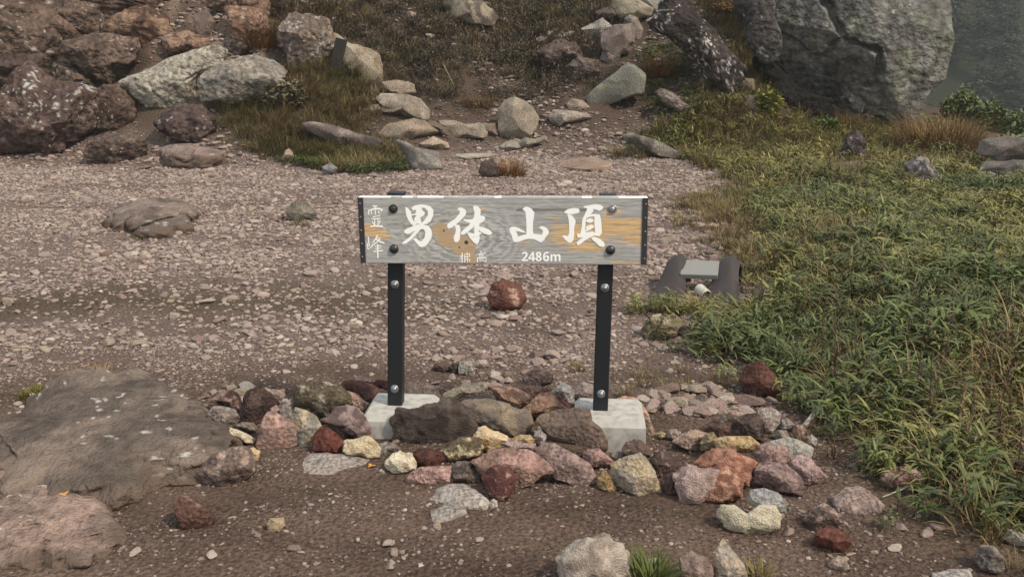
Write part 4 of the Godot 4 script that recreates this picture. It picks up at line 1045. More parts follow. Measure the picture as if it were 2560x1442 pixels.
func _ready() -> void:
	set_camera_and_light()
	for e in [[n_low, 0.55, 3, 1], [n_mid, 2.6, 3, 2], [n_fine, 8.0, 2, 3], [n_patch, 0.55, 4, 4], [n_ridge, 1.1, 4, 6]]:
		var n: FastNoiseLite = e[0]; n.noise_type = FastNoiseLite.TYPE_SIMPLEX_SMOOTH; n.frequency = e[1]; n.fractal_octaves = e[2]; n.seed = e[3]
	n_cell.noise_type = FastNoiseLite.TYPE_CELLULAR; n_cell.frequency = 5.0; n_cell.seed = 5; n_cell.fractal_type = FastNoiseLite.FRACTAL_NONE
	make_materials()
	var polys := {}
	for k in REGIONS: polys[k] = poly_of(REGIONS[k])
	build_ground(polys)
	build_trees()
	rock("pink_stone", "dusty pink stone with dark underside at the far left of the pile", "stone", "stones piled round the sign footings", Vector3(-1.171, -0.007, -3.884), 0.306, 0.343, [-0.112, 0.077, -0.084, 0.104, -0.036, 0.105, -0.005, 0.084, 0.007, 0.049, 0, 0, -0.032, 0.019, -0.06, 0.037, -0.109, 0.061], 0.053, "block", Color(0.2732, 0.1876, 0.1619), Color(0.0922, 0.0569, 0.0492), 0.5, 4)
	rock("grey_stone", "pale grey-brown angular stone tucked behind the front-left dome rock", "stone", "stones piled round the sign footings", Vector3(-1.201, -0.005, -3.64), 0.311, 0.361, [-0.028, 0.082, -0.002, 0.112, 0.029, 0.11, 0.073, 0.093, 0.091, 0.062, 0.086, 0.033, 0.042, 0.009, 0, 0, -0.022, 0.024], 0.053, "block", Color(0.2868, 0.2357, 0.2111), Color(0.1851, 0.1451, 0.1311), 0.5, 4)
	rock("brown_rock", "large dark chocolate-brown block, left part of the stone pile", "rock", "stones piled round the sign footings", Vector3(-1.059, -0.001, -3.747), 0.274, 0.35, [-0.072, 0.037, -0.058, 0.094, -0.038, 0.136, 0.024, 0.148, 0.055, 0.12, 0.088, 0.076, 0.057, 0.053, 0.027, 0.027, 0, 0, -0.053, 0.007, -0.077, 0.019], 0.052, "block", Color(0.101, 0.0674, 0.0589), Color(0.0563, 0.0374, 0.0333), 0.5, 4)
	rock("pink_stone", "flat light pink stone peeping out behind the chocolate-brown block", "stone", "stones piled round the sign footings", Vector3(-1.009, 0.026, -3.904), 0.258, 0.342, [-0.062, 0.078, -0.026, 0.067, 0.026, 0.059, 0.028, 0.036, 0, 0, -0.032, 0.03], 0.04, "block", Color(0.3283, 0.2543, 0.2284), Color(0.3283, 0.2543, 0.2284), 0.5, 4)
	rock("pink_rock", "smooth salmon-pink trapezoid rock left of the bright red stone", "rock", "stones piled round the sign footings", Vector3(-0.979, -0.013, -3.49), 0.255, 0.378, [-0.015, 0.026, 0.01, 0.113, 0.032, 0.146, 0.053, 0.147, 0.089, 0.123, 0.125, 0.099, 0.15, 0.065, 0.137, 0.017, 0.071, -0.002, 0, 0], 0.061, "smooth", Color(0.3868, 0.2518, 0.2154), Color(0.2732, 0.1876, 0.1619), 0.5, 4)
	rock("pink_stone", "small pink wedge between brown block and grey upright slab", "stone", "stones piled round the sign footings", Vector3(-0.98, 0.029, -3.751), 0.258, 0.356, [-0.026, 0.039, 0, 0.052, 0.013, 0.028, 0, 0, -0.021, 0.009], 0.017, "block", Color(0.3683, 0.2578, 0.2262), Color(0.3683, 0.2578, 0.2262), 0.5, 3)
	rock("grey_slab", "thin grey upright slab leaning beside the white-streaked boulder", "stone slab", "stones piled round the sign footings", Vector3(-0.924, 0.021, -3.711), 0.243, 0.358, [-0.027, 0.053, -0.006, 0.081, 0.02, 0.093, 0.037, 0.081, 0.022, 0.013, 0, 0, -0.024, 0.024], 0.017, "block", Color(0.3002, 0.2592, 0.2386), Color(0.3002, 0.2592, 0.2386), 0.5, 3)
	rock("grey_stone", "grey-green stone with tan lower half above the blue-grey slab", "stone", "stones piled round the sign footings", Vector3(-0.806, -0.015, -3.507), 0.225, 0.378, [-0.048, 0.127, -0.032, 0.164, 0.008, 0.15, 0.041, 0.127, 0.06, 0.087, 0.047, 0.053, 0.027, 0.003, 0, 0, -0.023, 0.011, -0.035, 0.05, -0.05, 0.085], 0.04, "smooth", Color(0.2451, 0.2311, 0.2017), Color(0.3992, 0.3236, 0.221), 0.5, 4)
	rock("mossy_boulder", "olive mossy boulder streaked with white, atop the left pile", "boulder", "stones piled round the sign footings", Vector3(-0.78, 0.03, -3.746), 0.206, 0.349, [-0.113, 0.085, -0.098, 0.132, -0.047, 0.147, 0, 0.145, 0.064, 0.124, 0.103, 0.081, 0.104, 0.047, 0.06, 0.032, 0.037, 0.005, 0, 0, -0.042, 0.021, -0.078, 0.035, -0.109, 0.059], 0.091, "round", Color(0.1155, 0.0944, 0.064), Color(0.4772, 0.4259, 0.327), 0.62, 4)
	rock("red_rock", "broad dark red rock just left of the left post", "rock", "stones piled round the sign footings", Vector3(-0.612, 0.033, -3.863), 0.161, 0.346, [-0.112, 0.093, -0.089, 0.111, -0.033, 0.108, 0.022, 0.086, 0.062, 0.057, 0.083, 0.003, 0, 0, -0.056, 0.011, -0.095, 0.051], 0.055, "smooth", Color(0.1247, 0.0659, 0.0551), Color(0.0874, 0.0477, 0.0408), 0.5, 4)
	rock("pink_stone", "pink triangular stone wedged beside the left concrete footing", "stone", "stones piled round the sign footings", Vector3(-0.632, 0.035, -3.815), 0.169, 0.352, [-0.067, 0.082, -0.016, 0.068, 0.031, 0.021, 0, 0, -0.048, 0.014], 0.041, "block", Color(0.4263, 0.288, 0.2326), Color(0.4263, 0.288, 0.2326), 0.5, 4)
	rock("red_stone", "small maroon stone touching the back of the left post", "stone", "stones piled round the sign footings", Vector3(-0.546, 0.054, -4.006), 0.144, 0.338, [-0.069, 0.027, -0.049, 0.047, -0.006, 0.041, 0, 0, -0.046, 0.014], 0.029, "block", Color(0.0866, 0.045, 0.0403), Color(0.0866, 0.045, 0.0403), 0.5, 3)
	rock("pink_slab", "flat pink slab behind the broad dark red rock", "stone slab", "stones piled round the sign footings", Vector3(-0.626, 0.044, -4.128), 0.162, 0.331, [-0.099, 0.017, -0.062, 0.035, -0.007, 0.016, 0, 0, -0.044, 0.002], 0.022, "block", Color(0.295, 0.2023, 0.1753), Color(0.295, 0.2023, 0.1753), 0.5, 4)
	rock("mauve_rock", "lumpy mauve-grey rock leaning on the left concrete footing", "rock", "stones piled round the sign footings", Vector3(-0.681, -0.006, -3.589), 0.18, 0.374, [-0.077, 0.079, -0.038, 0.098, -0.019, 0.125, 0.023, 0.136, 0.072, 0.116, 0.099, 0.089, 0.119, 0.063, 0.132, 0.026, 0.127, -0.005, 0.081, -0.002, 0.035, 0.001, 0, 0, -0.012, 0.036, -0.043, 0.059], 0.076, "lump", Color(0.2708, 0.2007, 0.1882), Color(0.1235, 0.0883, 0.0841), 0.5, 4)
	rock("red_rock", "bright brick-red pointed stone with two pale specks", "rock", "stones piled round the sign footings", Vector3(-0.658, -0.006, -3.457), 0.2, 0.391, [-0.101, 0.076, -0.076, 0.105, -0.049, 0.101, -0.02, 0.076, 0.016, 0.04, 0.018, 0.022, 0, 0, -0.067, 0.009, -0.107, 0.019], 0.052, "smooth", Color(0.1478, 0.0547, 0.0451), Color(0.0946, 0.0377, 0.0318), 0.5, 4)
	rock("cream_stone", "cream conglomerate stone just right of the brick-red stone", "stone", "stones piled round the sign footings", Vector3(-0.547, -0.01, -3.403), 0.163, 0.401, [-0.092, 0.044, -0.081, 0.081, -0.044, 0.082, -0.003, 0.089, 0.023, 0.074, 0.049, 0.045, 0.065, 0.031, 0.04, 0.004, 0, 0, -0.026, 0.02, -0.066, 0.021, -0.086, 0.027], 0.061, "lump", Color(0.5097, 0.4215, 0.2902), Color(0.387, 0.2956, 0.1969), 0.6, 4)
	rock("grey_stone", "flat grey striped stone between two cream stones", "stone", "stones piled round the sign footings", Vector3(-0.491, -0.005, -3.385), 0.137, 0.406, [-0.018, 0.063, 0.009, 0.068, 0.049, 0.056, 0.068, 0.038, 0.031, 0.02, 0, 0, -0.016, 0.019], 0.036, "block", Color(0.318, 0.2753, 0.2312), Color(0.1696, 0.138, 0.1169), 0.5, 4)
	rock("bluegrey_slab", "long flat blue-grey slab lying at the front left of the pile", "stone slab", "stones piled round the sign footings", Vector3(-0.66, 0, -3.349), 0, 1.571, [-0.116, -0.06, -0.12, 0.036, -0.119, 0.098, -0.065, 0.102, -0.018, 0.069, 0.026, 0.069, 0.074, 0.069, 0.112, 0.019, 0.12, -0.037, 0.081, -0.06, -0.01, -0.102, -0.091, -0.102], 0.026, "slab", Color(0.3058, 0.3144, 0.3103), Color(0.3345, 0.2904, 0.2624), 0.3, 4)
	rock("grey_pebble", "tiny grey pebble beside the white knobbly stone", "stone", "stones piled round the sign footings", Vector3(-0.469, -0.002, -3.258), 0.146, 0.425, [-0.02, 0.014, -0.011, 0.02, 0.004, 0.009, 0, 0, -0.014, 0.002], 0.01, "block", Color(0.3764, 0.3398, 0.3099), Color(0.3764, 0.3398, 0.3099), 0.5, 3)
	rock("white_stone", "round knobbly creamy white stone at the pile front", "stone", "stones piled round the sign footings", Vector3(-0.403, -0.006, -3.267), 0.125, 0.418, [-0.062, 0.043, -0.04, 0.071, -0.004, 0.081, 0.032, 0.076, 0.05, 0.041, 0.043, 0.015, 0, 0, -0.035, 0.007, -0.058, 0.024], 0.046, "lump", Color(0.5819, 0.5156, 0.3991), Color(0.4009, 0.3183, 0.2011), 0.62, 4)
	rock("cream_stone", "elongated off-white stone sloping beside the dome rock", "stone", "stones piled round the sign footings", Vector3(-1.04, 0.004, -3.525), 0.295, 0.378, [-0.083, 0.056, -0.059, 0.069, -0.036, 0.058, 0.003, 0.036, 0.027, 0.016, 0.02, -0.001, 0, 0, -0.039, 0.027, -0.071, 0.041], 0.045, "lump", Color(0.5586, 0.4942, 0.3747), Color(0.4543, 0.3751, 0.2461), 0.65, 4)
	rock("yellow_stone", "small ochre-yellow stone right of the front-left dome rock", "stone", "stones piled round the sign footings", Vector3(-0.967, -0.003, -3.364), 0.282, 0.398, [-0.029, 0.055, -0.006, 0.057, 0.016, 0.04, 0.011, 0.02, 0, 0, -0.013, 0.006, -0.017, 0.03], 0.02, "lump", Color(0.5189, 0.4004, 0.2347), Color(0.3118, 0.2077, 0.1283), 0.65, 3)
	rock("grey_stone", "grey-green wedge under the chocolate-brown block", "stone", "stones piled round the sign footings", Vector3(-1.07, 0.012, -3.628), 0.287, 0.37, [-0.043, 0.03, -0.015, 0.041, 0.027, 0.033, 0.039, 0.01, 0, 0, -0.037, 0.015], 0.03, "block", Color(0.2138, 0.1815, 0.1477), Color(0.2138, 0.1815, 0.1477), 0.5, 4)
	rock("tan_rock", "round tan rock with dark belly touching the big dome rock", "rock", "stones piled round the sign footings", Vector3(-1.039, -0.009, -3.173), 0.312, 0.406, [-0.084, 0.049, -0.051, 0.089, -0.007, 0.115, 0.037, 0.128, 0.078, 0.13, 0.098, 0.114, 0.114, 0.08, 0.114, 0.042, 0.084, 0.017, 0.052, -0.001, 0, 0, -0.057, 0.014], 0.087, "round", Color(0.3633, 0.2718, 0.2226), Color(0.1656, 0.1227, 0.1066), 0.4, 4)
	rock("dark_boulder", "largest dark grey-brown lumpy boulder in the middle of the pile", "boulder", "stones piled round the sign footings", Vector3(-0.331, -0.023, -3.539), 0.085, 0.379, [-0.142, 0.088, -0.134, 0.13, -0.109, 0.167, -0.067, 0.155, -0.011, 0.168, 0.039, 0.18, 0.082, 0.2, 0.12, 0.188, 0.144, 0.16, 0.189, 0.116, 0.199, 0.063, 0.163, 0.036, 0.106, 0.031, 0.07, 0.001, 0, 0, -0.07, 0.016, -0.105, 0.012, -0.139, 0.039], 0.084, "lump", Color(0.1002, 0.0781, 0.0687), Color(0.0622, 0.0484, 0.0435), 0.5, 5)
	rock("tan_boulder", "tan-grey crumbly boulder behind the cream-orange stone", "boulder", "stones piled round the sign footings", Vector3(0.021, -0.005, -3.606), 0.016, 0.376, [-0.221, 0.14, -0.178, 0.153, -0.125, 0.153, -0.035, 0.138, 0.001, 0.113, 0.044, 0.11, 0.061, 0.063, 0.054, 0.021, 0, 0, -0.053, 0.018, -0.107, 0.029, -0.157, 0.058, -0.193, 0.093], 0.079, "lump", Color(0.2563, 0.2039, 0.1498), Color(0.1766, 0.1441, 0.1262), 0.5, 4)
	rock("cream_stone", "cream stone with orange flush below the tan crumbly boulder", "stone", "stones piled round the sign footings", Vector3(-0.086, -0.006, -3.44), 0.023, 0.398, [-0.065, 0.072, -0.037, 0.102, -0.013, 0.108, 0.021, 0.091, 0.066, 0.07, 0.076, 0.057, 0.052, 0.037, 0.021, 0.013, 0, 0, -0.027, 0.031], 0.057, "lump", Color(0.5542, 0.448, 0.3131), Color(0.5462, 0.3742, 0.2087), 0.5, 4)
	rock("mottled_stone", "olive and cream mottled oval stone in the pile front", "stone", "stones piled round the sign footings", Vector3(-0.215, -0.001, -3.367), 0.055, 0.406, [-0.045, 0.036, -0.013, 0.065, 0.018, 0.087, 0.055, 0.09, 0.098, 0.072, 0.105, 0.049, 0.091, 0.019, 0.05, 0.009, 0, 0, -0.033, 0.011], 0.06, "round", Color(0.1474, 0.1149, 0.0746), Color(0.4899, 0.4163, 0.2681), 0.6, 4)
	rock("red_stone", "low dark red stone right of the white knobbly stone", "stone", "stones piled round the sign footings", Vector3(-0.329, -0.009, -3.317), 0.094, 0.415, [-0.045, 0.051, -0.015, 0.076, 0.038, 0.07, 0.068, 0.06, 0.08, 0.03, 0.066, 0.001, 0, 0, -0.039, 0.015], 0.05, "smooth", Color(0.1013, 0.0459, 0.0373), Color(0.0703, 0.036, 0.0303), 0.5, 4)
	rock("pink_stone", "rough pink brick-shaped stone along the pile front", "stone", "stones piled round the sign footings", Vector3(-0.331, -0.003, -3.171), 0.092, 0.431, [-0.046, 0.013, -0.028, 0.043, 0.008, 0.061, 0.058, 0.062, 0.119, 0.063, 0.125, 0.05, 0.121, -0.002, 0.063, 0.002, 0, 0], 0.034, "block", Color(0.4329, 0.2874, 0.2543), Color(0.3099, 0.191, 0.1696), 0.5, 4)
	rock("grey_stone", "dark grey cube-shaped stone beside the pink brick-shaped one", "stone", "stones piled round the sign footings", Vector3(-0.173, -0.004, -3.174), 0.051, 0.431, [-0.035, 0.007, -0.034, 0.065, -0.025, 0.08, 0.036, 0.079, 0.042, 0.048, 0.058, 0.025, 0.054, 0.002, 0, 0], 0.038, "block", Color(0.1752, 0.1387, 0.1212), Color(0.1103, 0.0867, 0.0767), 0.5, 4)
	rock("pink_boulder", "large pink-red wedge rock at the pile front, red lump against it", "boulder", "stones piled round the sign footings", Vector3(-0.045, -0.008, -3.15), 0, 0.427, [-0.096, 0.096, -0.048, 0.115, -0.007, 0.137, 0.038, 0.14, 0.095, 0.134, 0.127, 0.121, 0.174, 0.078, 0.184, 0.056, 0.152, 0.05, 0.108, 0.019, 0.063, 0.003, 0, 0, -0.048, 0.047], 0.069, "block", Color(0.3595, 0.2281, 0.199), Color(0.2451, 0.1609, 0.1296), 0.5, 4)
	rock("red_rock", "dark red lump leaning on the front of the pink wedge rock", "rock", "stones piled round the sign footings", Vector3(-0.047, -0.006, -3.041), 0.015, 0.441, [-0.055, 0.081, -0.034, 0.112, 0.004, 0.126, 0.04, 0.114, 0.059, 0.081, 0.049, 0.045, 0.034, 0.012, 0, 0, -0.034, 0.03], 0.046, "lump", Color(0.1161, 0.0528, 0.0477), Color(0.3997, 0.2716, 0.2448), 0.7, 4)
	rock("mauve_stone", "thin mauve ridge stone behind the pink wedge rock", "stone", "stones piled round the sign footings", Vector3(0.091, 0.033, -3.375), -0.009, 0.404, [-0.119, 0.029, -0.099, 0.046, -0.052, 0.036, -0.005, 0.033, 0, 0, -0.039, 0.003, -0.089, 0.016], 0.038, "block", Color(0.3709, 0.2722, 0.251), Color(0.3709, 0.2722, 0.251), 0.5, 4)
	rock("yellow_stone", "small mustard-tan stone under the brown leaning slab", "stone", "stones piled round the sign footings", Vector3(0.075, 0.027, -3.465), -0.012, 0.397, [-0.079, 0.02, -0.045, 0.037, -0.007, 0.037, 0.01, 0.02, 0, 0, -0.055, 0.003], 0.029, "block", Color(0.4433, 0.3224, 0.1863), Color(0.4433, 0.3224, 0.1863), 0.5, 4)
	rock("grey_stone", "small grey angular chip left of the brown leaning slab", "stone", "stones piled round the sign footings", Vector3(0.107, 0.011, -3.495), -0.031, 0.395, [-0.018, 0.055, 0.003, 0.058, 0.027, 0.038, 0.021, 0.011, 0, 0, -0.021, 0.031], 0.02, "block", Color(0.3636, 0.3177, 0.301), Color(0.3636, 0.3177, 0.301), 0.5, 3)
	rock("mauve_rock", "long mauve rock sloping down beside the pink wedge rock", "rock", "stones piled round the sign footings", Vector3(0.226, -0.006, -3.184), -0.059, 0.421, [-0.146, 0.118, -0.114, 0.138, -0.066, 0.136, -0.001, 0.102, 0.044, 0.075, 0.067, 0.031, 0.064, 0.009, 0, 0, -0.064, 0.017, -0.097, 0.053, -0.12, 0.09], 0.054, "block", Color(0.3127, 0.2244, 0.2057), Color(0.2037, 0.1416, 0.1277), 0.5, 4)
	rock("brown_slab", "big smooth brown slab leaning on the right concrete footing", "stone slab", "stones piled round the sign footings", Vector3(0.365, -0.012, -3.513), -0.067, 0.385, [-0.264, 0.104, -0.243, 0.126, -0.173, 0.145, -0.103, 0.153, -0.065, 0.147, -0.057, 0.106, -0.022, 0.082, 0.003, 0.038, 0, 0, -0.066, -0.002, -0.118, 0.007, -0.171, 0.013, -0.221, 0.053], 0.052, "smooth", Color(0.1986, 0.1459, 0.1202), Color(0.1588, 0.1171, 0.0981), 0.5, 4)
	rock("brown_stone", "dark brown stone shaded under the big leaning slab", "stone", "stones piled round the sign footings", Vector3(0.225, -0.015, -3.436), -0.061, 0.407, [-0.083, 0.059, -0.035, 0.053, 0.054, 0.042, 0.048, 0.005, 0, 0, -0.069, 0.025], 0.046, "block", Color(0.1118, 0.0788, 0.0614), Color(0.1118, 0.0788, 0.0614), 0.5, 4)
	rock("orange_rock", "orange-brown peaked stone resting above the leaning slab", "rock", "stones piled round the sign footings", Vector3(0.088, 0.023, -3.765), -0.037, 0.361, [-0.045, 0.029, -0.015, 0.051, 0.029, 0.096, 0.073, 0.1, 0.103, 0.068, 0.148, 0.028, 0.081, 0.014, 0, 0, -0.022, 0.011], 0.052, "block", Color(0.3114, 0.2022, 0.1442), Color(0.2491, 0.1551, 0.1133), 0.5, 4)
	rock("red_stone", "maroon sliver behind the orange-brown peaked stone", "stone", "stones piled round the sign footings", Vector3(0.225, 0.018, -3.829), -0.056, 0.359, [-0.058, 0.078, -0.027, 0.071, 0.011, 0.041, 0.034, 0.004, 0, 0, -0.034, 0.037], 0.036, "block", Color(0.1066, 0.0491, 0.0421), Color(0.1066, 0.0491, 0.0421), 0.5, 4)
	rock("orange_rock", "lumpy orange-tan rock at the back of the pile", "rock", "stones piled round the sign footings", Vector3(0.014, 0.022, -3.851), 0.001, 0.355, [-0.114, 0.098, -0.049, 0.094, 0, 0.094, 0.061, 0.068, 0.074, 0.045, 0.03, 0.009, 0, 0, -0.038, 0.023, -0.08, 0.041, -0.091, 0.072], 0.068, "lump", Color(0.3217, 0.2101, 0.1594), Color(0.147, 0.0938, 0.0744), 0.5, 4)
	rock("tan_slab", "long flat tan-grey slab at the back between the posts", "stone slab", "stones piled round the sign footings", Vector3(-0.303, 0.036, -3.898), 0.052, 0.348, [-0.004, 0.015, 0.02, 0.045, 0.077, 0.071, 0.135, 0.081, 0.181, 0.084, 0.204, 0.061, 0.134, 0.039, 0.08, 0.021, 0.027, 0.011, 0, 0], 0.042, "slab", Color(0.2447, 0.204, 0.1769), Color(0.2872, 0.2417, 0.1911), 0.5, 4)
	rock("grey_rock", "grey-brown lump immediately right of the left post foot", "rock", "stones piled round the sign footings", Vector3(-0.39, 0.033, -3.885), 0.1, 0.348, [-0.082, 0.041, -0.059, 0.093, -0.017, 0.095, 0.033, 0.086, 0.066, 0.066, 0.08, 0.02, 0.053, 0.002, 0, 0, -0.053, 0.009], 0.063, "block", Color(0.1821, 0.1446, 0.1267), Color(0.1267, 0.1008, 0.0897), 0.5, 4)
	rock("bluegrey_stone", "blue-grey pointed stone left of the right post foot", "stone", "stones piled round the sign footings", Vector3(0.267, 0.031, -3.9), -0.055, 0.349, [-0.1, 0.044, -0.07, 0.071, -0.047, 0.087, -0.016, 0.072, -0.001, 0.049, 0, 0, -0.054, 0.01, -0.077, 0.033], 0.04, "block", Color(0.29, 0.2739, 0.2643), Color(0.29, 0.2739, 0.2643), 0.5, 4)
	rock("mauve_stone", "mauve-grey stone immediately behind the right post foot", "stone", "stones piled round the sign footings", Vector3(0.364, 0.02, -3.918), -0.08, 0.348, [-0.101, 0.051, -0.082, 0.078, -0.052, 0.098, -0.021, 0.087, -0.001, 0.065, 0, 0, -0.081, 0.002], 0.04, "block", Color(0.2743, 0.214, 0.1959), Color(0.2743, 0.214, 0.1959), 0.5, 4)
	rock("brown_slab", "flat dark brown slab behind the orange-tan rock", "stone slab", "stones piled round the sign footings", Vector3(0.101, 0.014, -4.012), -0.022, 0.347, [-0.103, 0.05, -0.055, 0.062, 0.071, 0.04, 0.075, 0.016, 0, 0, -0.039, 0.023], 0.033, "block", Color(0.1206, 0.0798, 0.0676), Color(0.1206, 0.0798, 0.0676), 0.5, 4)
	rock("mauve_block_rock", "dark mauve block stone standing back from the pile", "rock", "stones piled round the sign footings", Vector3(0.138, -0.002, -4.192), -0.029, 0.335, [-0.086, 0.05, -0.058, 0.075, 0.008, 0.08, 0.045, 0.06, 0.049, 0.019, 0, 0, -0.074, 0.009], 0.052, "block", Color(0.1713, 0.1235, 0.1145), Color(0.1032, 0.0748, 0.0684), 0.5, 4)
	rock("pale_cube_stone", "pale greenish cube stone on the gravel between the posts", "stone", "stones piled round the sign footings", Vector3(-0.179, 0, -4.365), 0.05, 0.323, [-0.076, 0.031, -0.067, 0.065, -0.003, 0.068, 0, 0, -0.072, 0.003], 0.031, "block", Color(0.3557, 0.33, 0.2881), Color(0.3557, 0.33, 0.2881), 0.5, 3)
	rock("dark_stone", "small blackish stone touching the pale greenish cube", "stone", "stones piled round the sign footings", Vector3(-0.259, 0.002, -4.387), 0.063, 0.323, [-0.04, 0.026, -0.027, 0.045, 0.003, 0.047, 0, 0, -0.028, 0.005], 0.017, "block", Color(0.0719, 0.0617, 0.0609), Color(0.0719, 0.0617, 0.0609), 0.5, 3)
	rock("white_stone", "pinkish white stone right of the pale greenish cube", "stone", "stones piled round the sign footings", Vector3(-0.144, 0.002, -4.466), 0.033, 0.319, [-0.039, 0.022, -0.021, 0.041, 0.018, 0.039, 0.028, 0.013, 0, 0, -0.03, 0.002], 0.027, "block", Color(0.4398, 0.3623, 0.3259), Color(0.4398, 0.3623, 0.3259), 0.5, 3)
	rock("brown_stone", "brown lump left of the pale greenish cube", "stone", "stones piled round the sign footings", Vector3(-0.353, 0.001, -4.415), 0.077, 0.321, [-0.032, 0.014, -0.016, 0.039, 0.022, 0.047, 0.056, 0.029, 0.051, 0.001, 0, 0], 0.032, "block", Color(0.1218, 0.0838, 0.0711), Color(0.1218, 0.0838, 0.0711), 0.5, 4)
	rock("salmon_slab", "salmon-orange slab behind the right concrete footing", "stone slab", "stones piled round the sign footings", Vector3(0.552, -0.008, -3.798), -0.13, 0.363, [-0.132, 0.074, -0.078, 0.099, -0.028, 0.093, -0.002, 0.063, 0.024, 0.026, 0, 0, -0.039, 0.04, -0.09, 0.05], 0.047, "slab", Color(0.4364, 0.2766, 0.2171), Color(0.4364, 0.2766, 0.2171), 0.5, 4)
	rock("tan_stone", "narrow tan wedge pressed against the right footing side", "stone", "stones piled round the sign footings", Vector3(0.553, -0.015, -3.651), -0.151, 0.379, [-0.031, 0.067, 0.001, 0.081, 0.032, 0.008, 0, 0, -0.014, 0.04], 0.019, "block", Color(0.3208, 0.231, 0.1867), Color(0.3208, 0.231, 0.1867), 0.5, 3)
	rock("yellow_rock", "large yellowish-grey diamond rock in front of the right footing", "rock", "stones piled round the sign footings", Vector3(0.447, -0.006, -3.086), -0.139, 0.429, [-0.098, 0.099, -0.071, 0.125, -0.036, 0.134, -0.005, 0.146, 0.017, 0.13, 0.042, 0.093, 0.06, 0.057, 0.068, 0.02, 0.024, 0.012, 0, 0, -0.021, 0.009, -0.064, 0.029, -0.094, 0.058], 0.042, "block", Color(0.4289, 0.3444, 0.2344), Color(0.3349, 0.2907, 0.2452), 0.5, 4)
	rock("mustard_stone", "small mustard-yellow stone left of the diamond rock", "stone", "stones piled round the sign footings", Vector3(0.364, -0.005, -3.123), -0.106, 0.437, [-0.064, 0.033, -0.051, 0.062, -0.033, 0.068, -0.012, 0.039, 0.003, 0.016, 0, 0, -0.039, 0, -0.06, 0.016], 0.027, "round", Color(0.4261, 0.3067, 0.1596), Color(0.2686, 0.1839, 0.0968), 0.5, 4)
	rock("pink_stone", "flat-bottomed pink stone between brown slab and diamond rock", "stone", "stones piled round the sign footings", Vector3(0.376, -0.01, -3.346), -0.097, 0.413, [-0.108, 0.047, -0.091, 0.061, -0.051, 0.061, -0.017, 0.034, 0.01, 0.012, 0, 0, -0.103, -0.004], 0.044, "block", Color(0.3833, 0.2519, 0.2263), Color(0.3833, 0.2519, 0.2263), 0.5, 4)
	rock("brown_stone", "dark brown speckled stone against the right footing front", "stone", "stones piled round the sign footings", Vector3(0.507, -0.016, -3.426), -0.139, 0.404, [-0.081, 0.03, -0.071, 0.061, -0.04, 0.07, -0.01, 0.068, 0.021, 0.05, 0.024, 0.02, 0, 0, -0.046, 0.001, -0.073, 0.007], 0.043, "lump", Color(0.1218, 0.0838, 0.0711), Color(0.3912, 0.3168, 0.2819), 0.72, 4)
	rock("brown_rock", "dark brown rock in the gap right of the diamond rock", "rock", "stones piled round the sign footings", Vector3(0.571, -0.013, -3.25), -0.17, 0.417, [-0.068, 0.053, -0.054, 0.079, -0.026, 0.098, 0, 0.087, 0.03, 0.071, 0.039, 0.021, 0, 0, -0.044, 0.004], 0.044, "block", Color(0.101, 0.0674, 0.0589), Color(0.2285, 0.1659, 0.1506), 0.7, 4)
	rock("brown_stone", "low dark brown stone touching the big pitted lump", "stone", "stones piled round the sign footings", Vector3(0.59, -0.003, -3.082), -0.179, 0.436, [-0.071, 0.043, -0.048, 0.072, -0.014, 0.081, 0.005, 0.038, 0, 0, -0.045, 0.003], 0.032, "block", Color(0.0923, 0.0633, 0.0551), Color(0.0923, 0.0633, 0.0551), 0.5, 4)
	rock("pitted_boulder", "big pitted pinkish-grey lump at the right front of the pile", "boulder", "stones piled round the sign footings", Vector3(0.618, -0.008, -3.024), -0.206, 0.434, [-0.07, 0.095, -0.05, 0.121, -0.024, 0.137, 0.018, 0.123, 0.055, 0.126, 0.092, 0.119, 0.08, 0.085, 0.055, 0.042, 0.04, 0.01, 0, 0, -0.027, -0.002, -0.046, 0.03, -0.058, 0.066], 0.051, "lump", Color(0.3895, 0.2887, 0.2611), Color(0.2687, 0.1939, 0.1769), 0.5, 4)
	rock("orange_rock", "orange-red stone joined to the right of the pitted lump", "rock", "stones piled round the sign footings", Vector3(0.69, -0.011, -3.04), -0.233, 0.432, [-0.023, 0.105, 0.019, 0.133, 0.057, 0.126, 0.088, 0.109, 0.1, 0.076, 0.096, 0.035, 0.06, 0.016, 0, 0, -0.037, 0, -0.016, 0.034, 0.006, 0.077], 0.06, "lump", Color(0.2074, 0.1024, 0.0732), Color(0.4548, 0.2653, 0.192), 0.58, 4)
	rock("rust_boulder", "rust-red boulder behind the pitted lump", "boulder", "stones piled round the sign footings", Vector3(0.836, 0.002, -3.136), -0.235, 0.415, [-0.189, 0.066, -0.159, 0.104, -0.115, 0.13, -0.062, 0.127, -0.006, 0.105, 0.023, 0.09, 0.018, 0.044, 0, 0, -0.029, 0.025, -0.058, 0.05, -0.101, 0.06, -0.146, 0.052], 0.068, "lump", Color(0.2338, 0.1088, 0.0784), Color(0.3629, 0.1939, 0.1415), 0.5, 4)
	rock("ochre_rock", "long golden-ochre stone lying on the rust-red boulder", "rock", "stones piled round the sign footings", Vector3(0.906, 0.049, -3.341), -0.246, 0.391, [-0.147, 0.031, -0.111, 0.047, -0.02, 0.056, 0.013, 0.031, 0, 0, -0.045, -0.004, -0.1, -0.01, -0.134, 0.006], 0.031, "smooth", Color(0.4148, 0.2898, 0.1509), Color(0.5045, 0.3867, 0.2373), 0.6, 4)
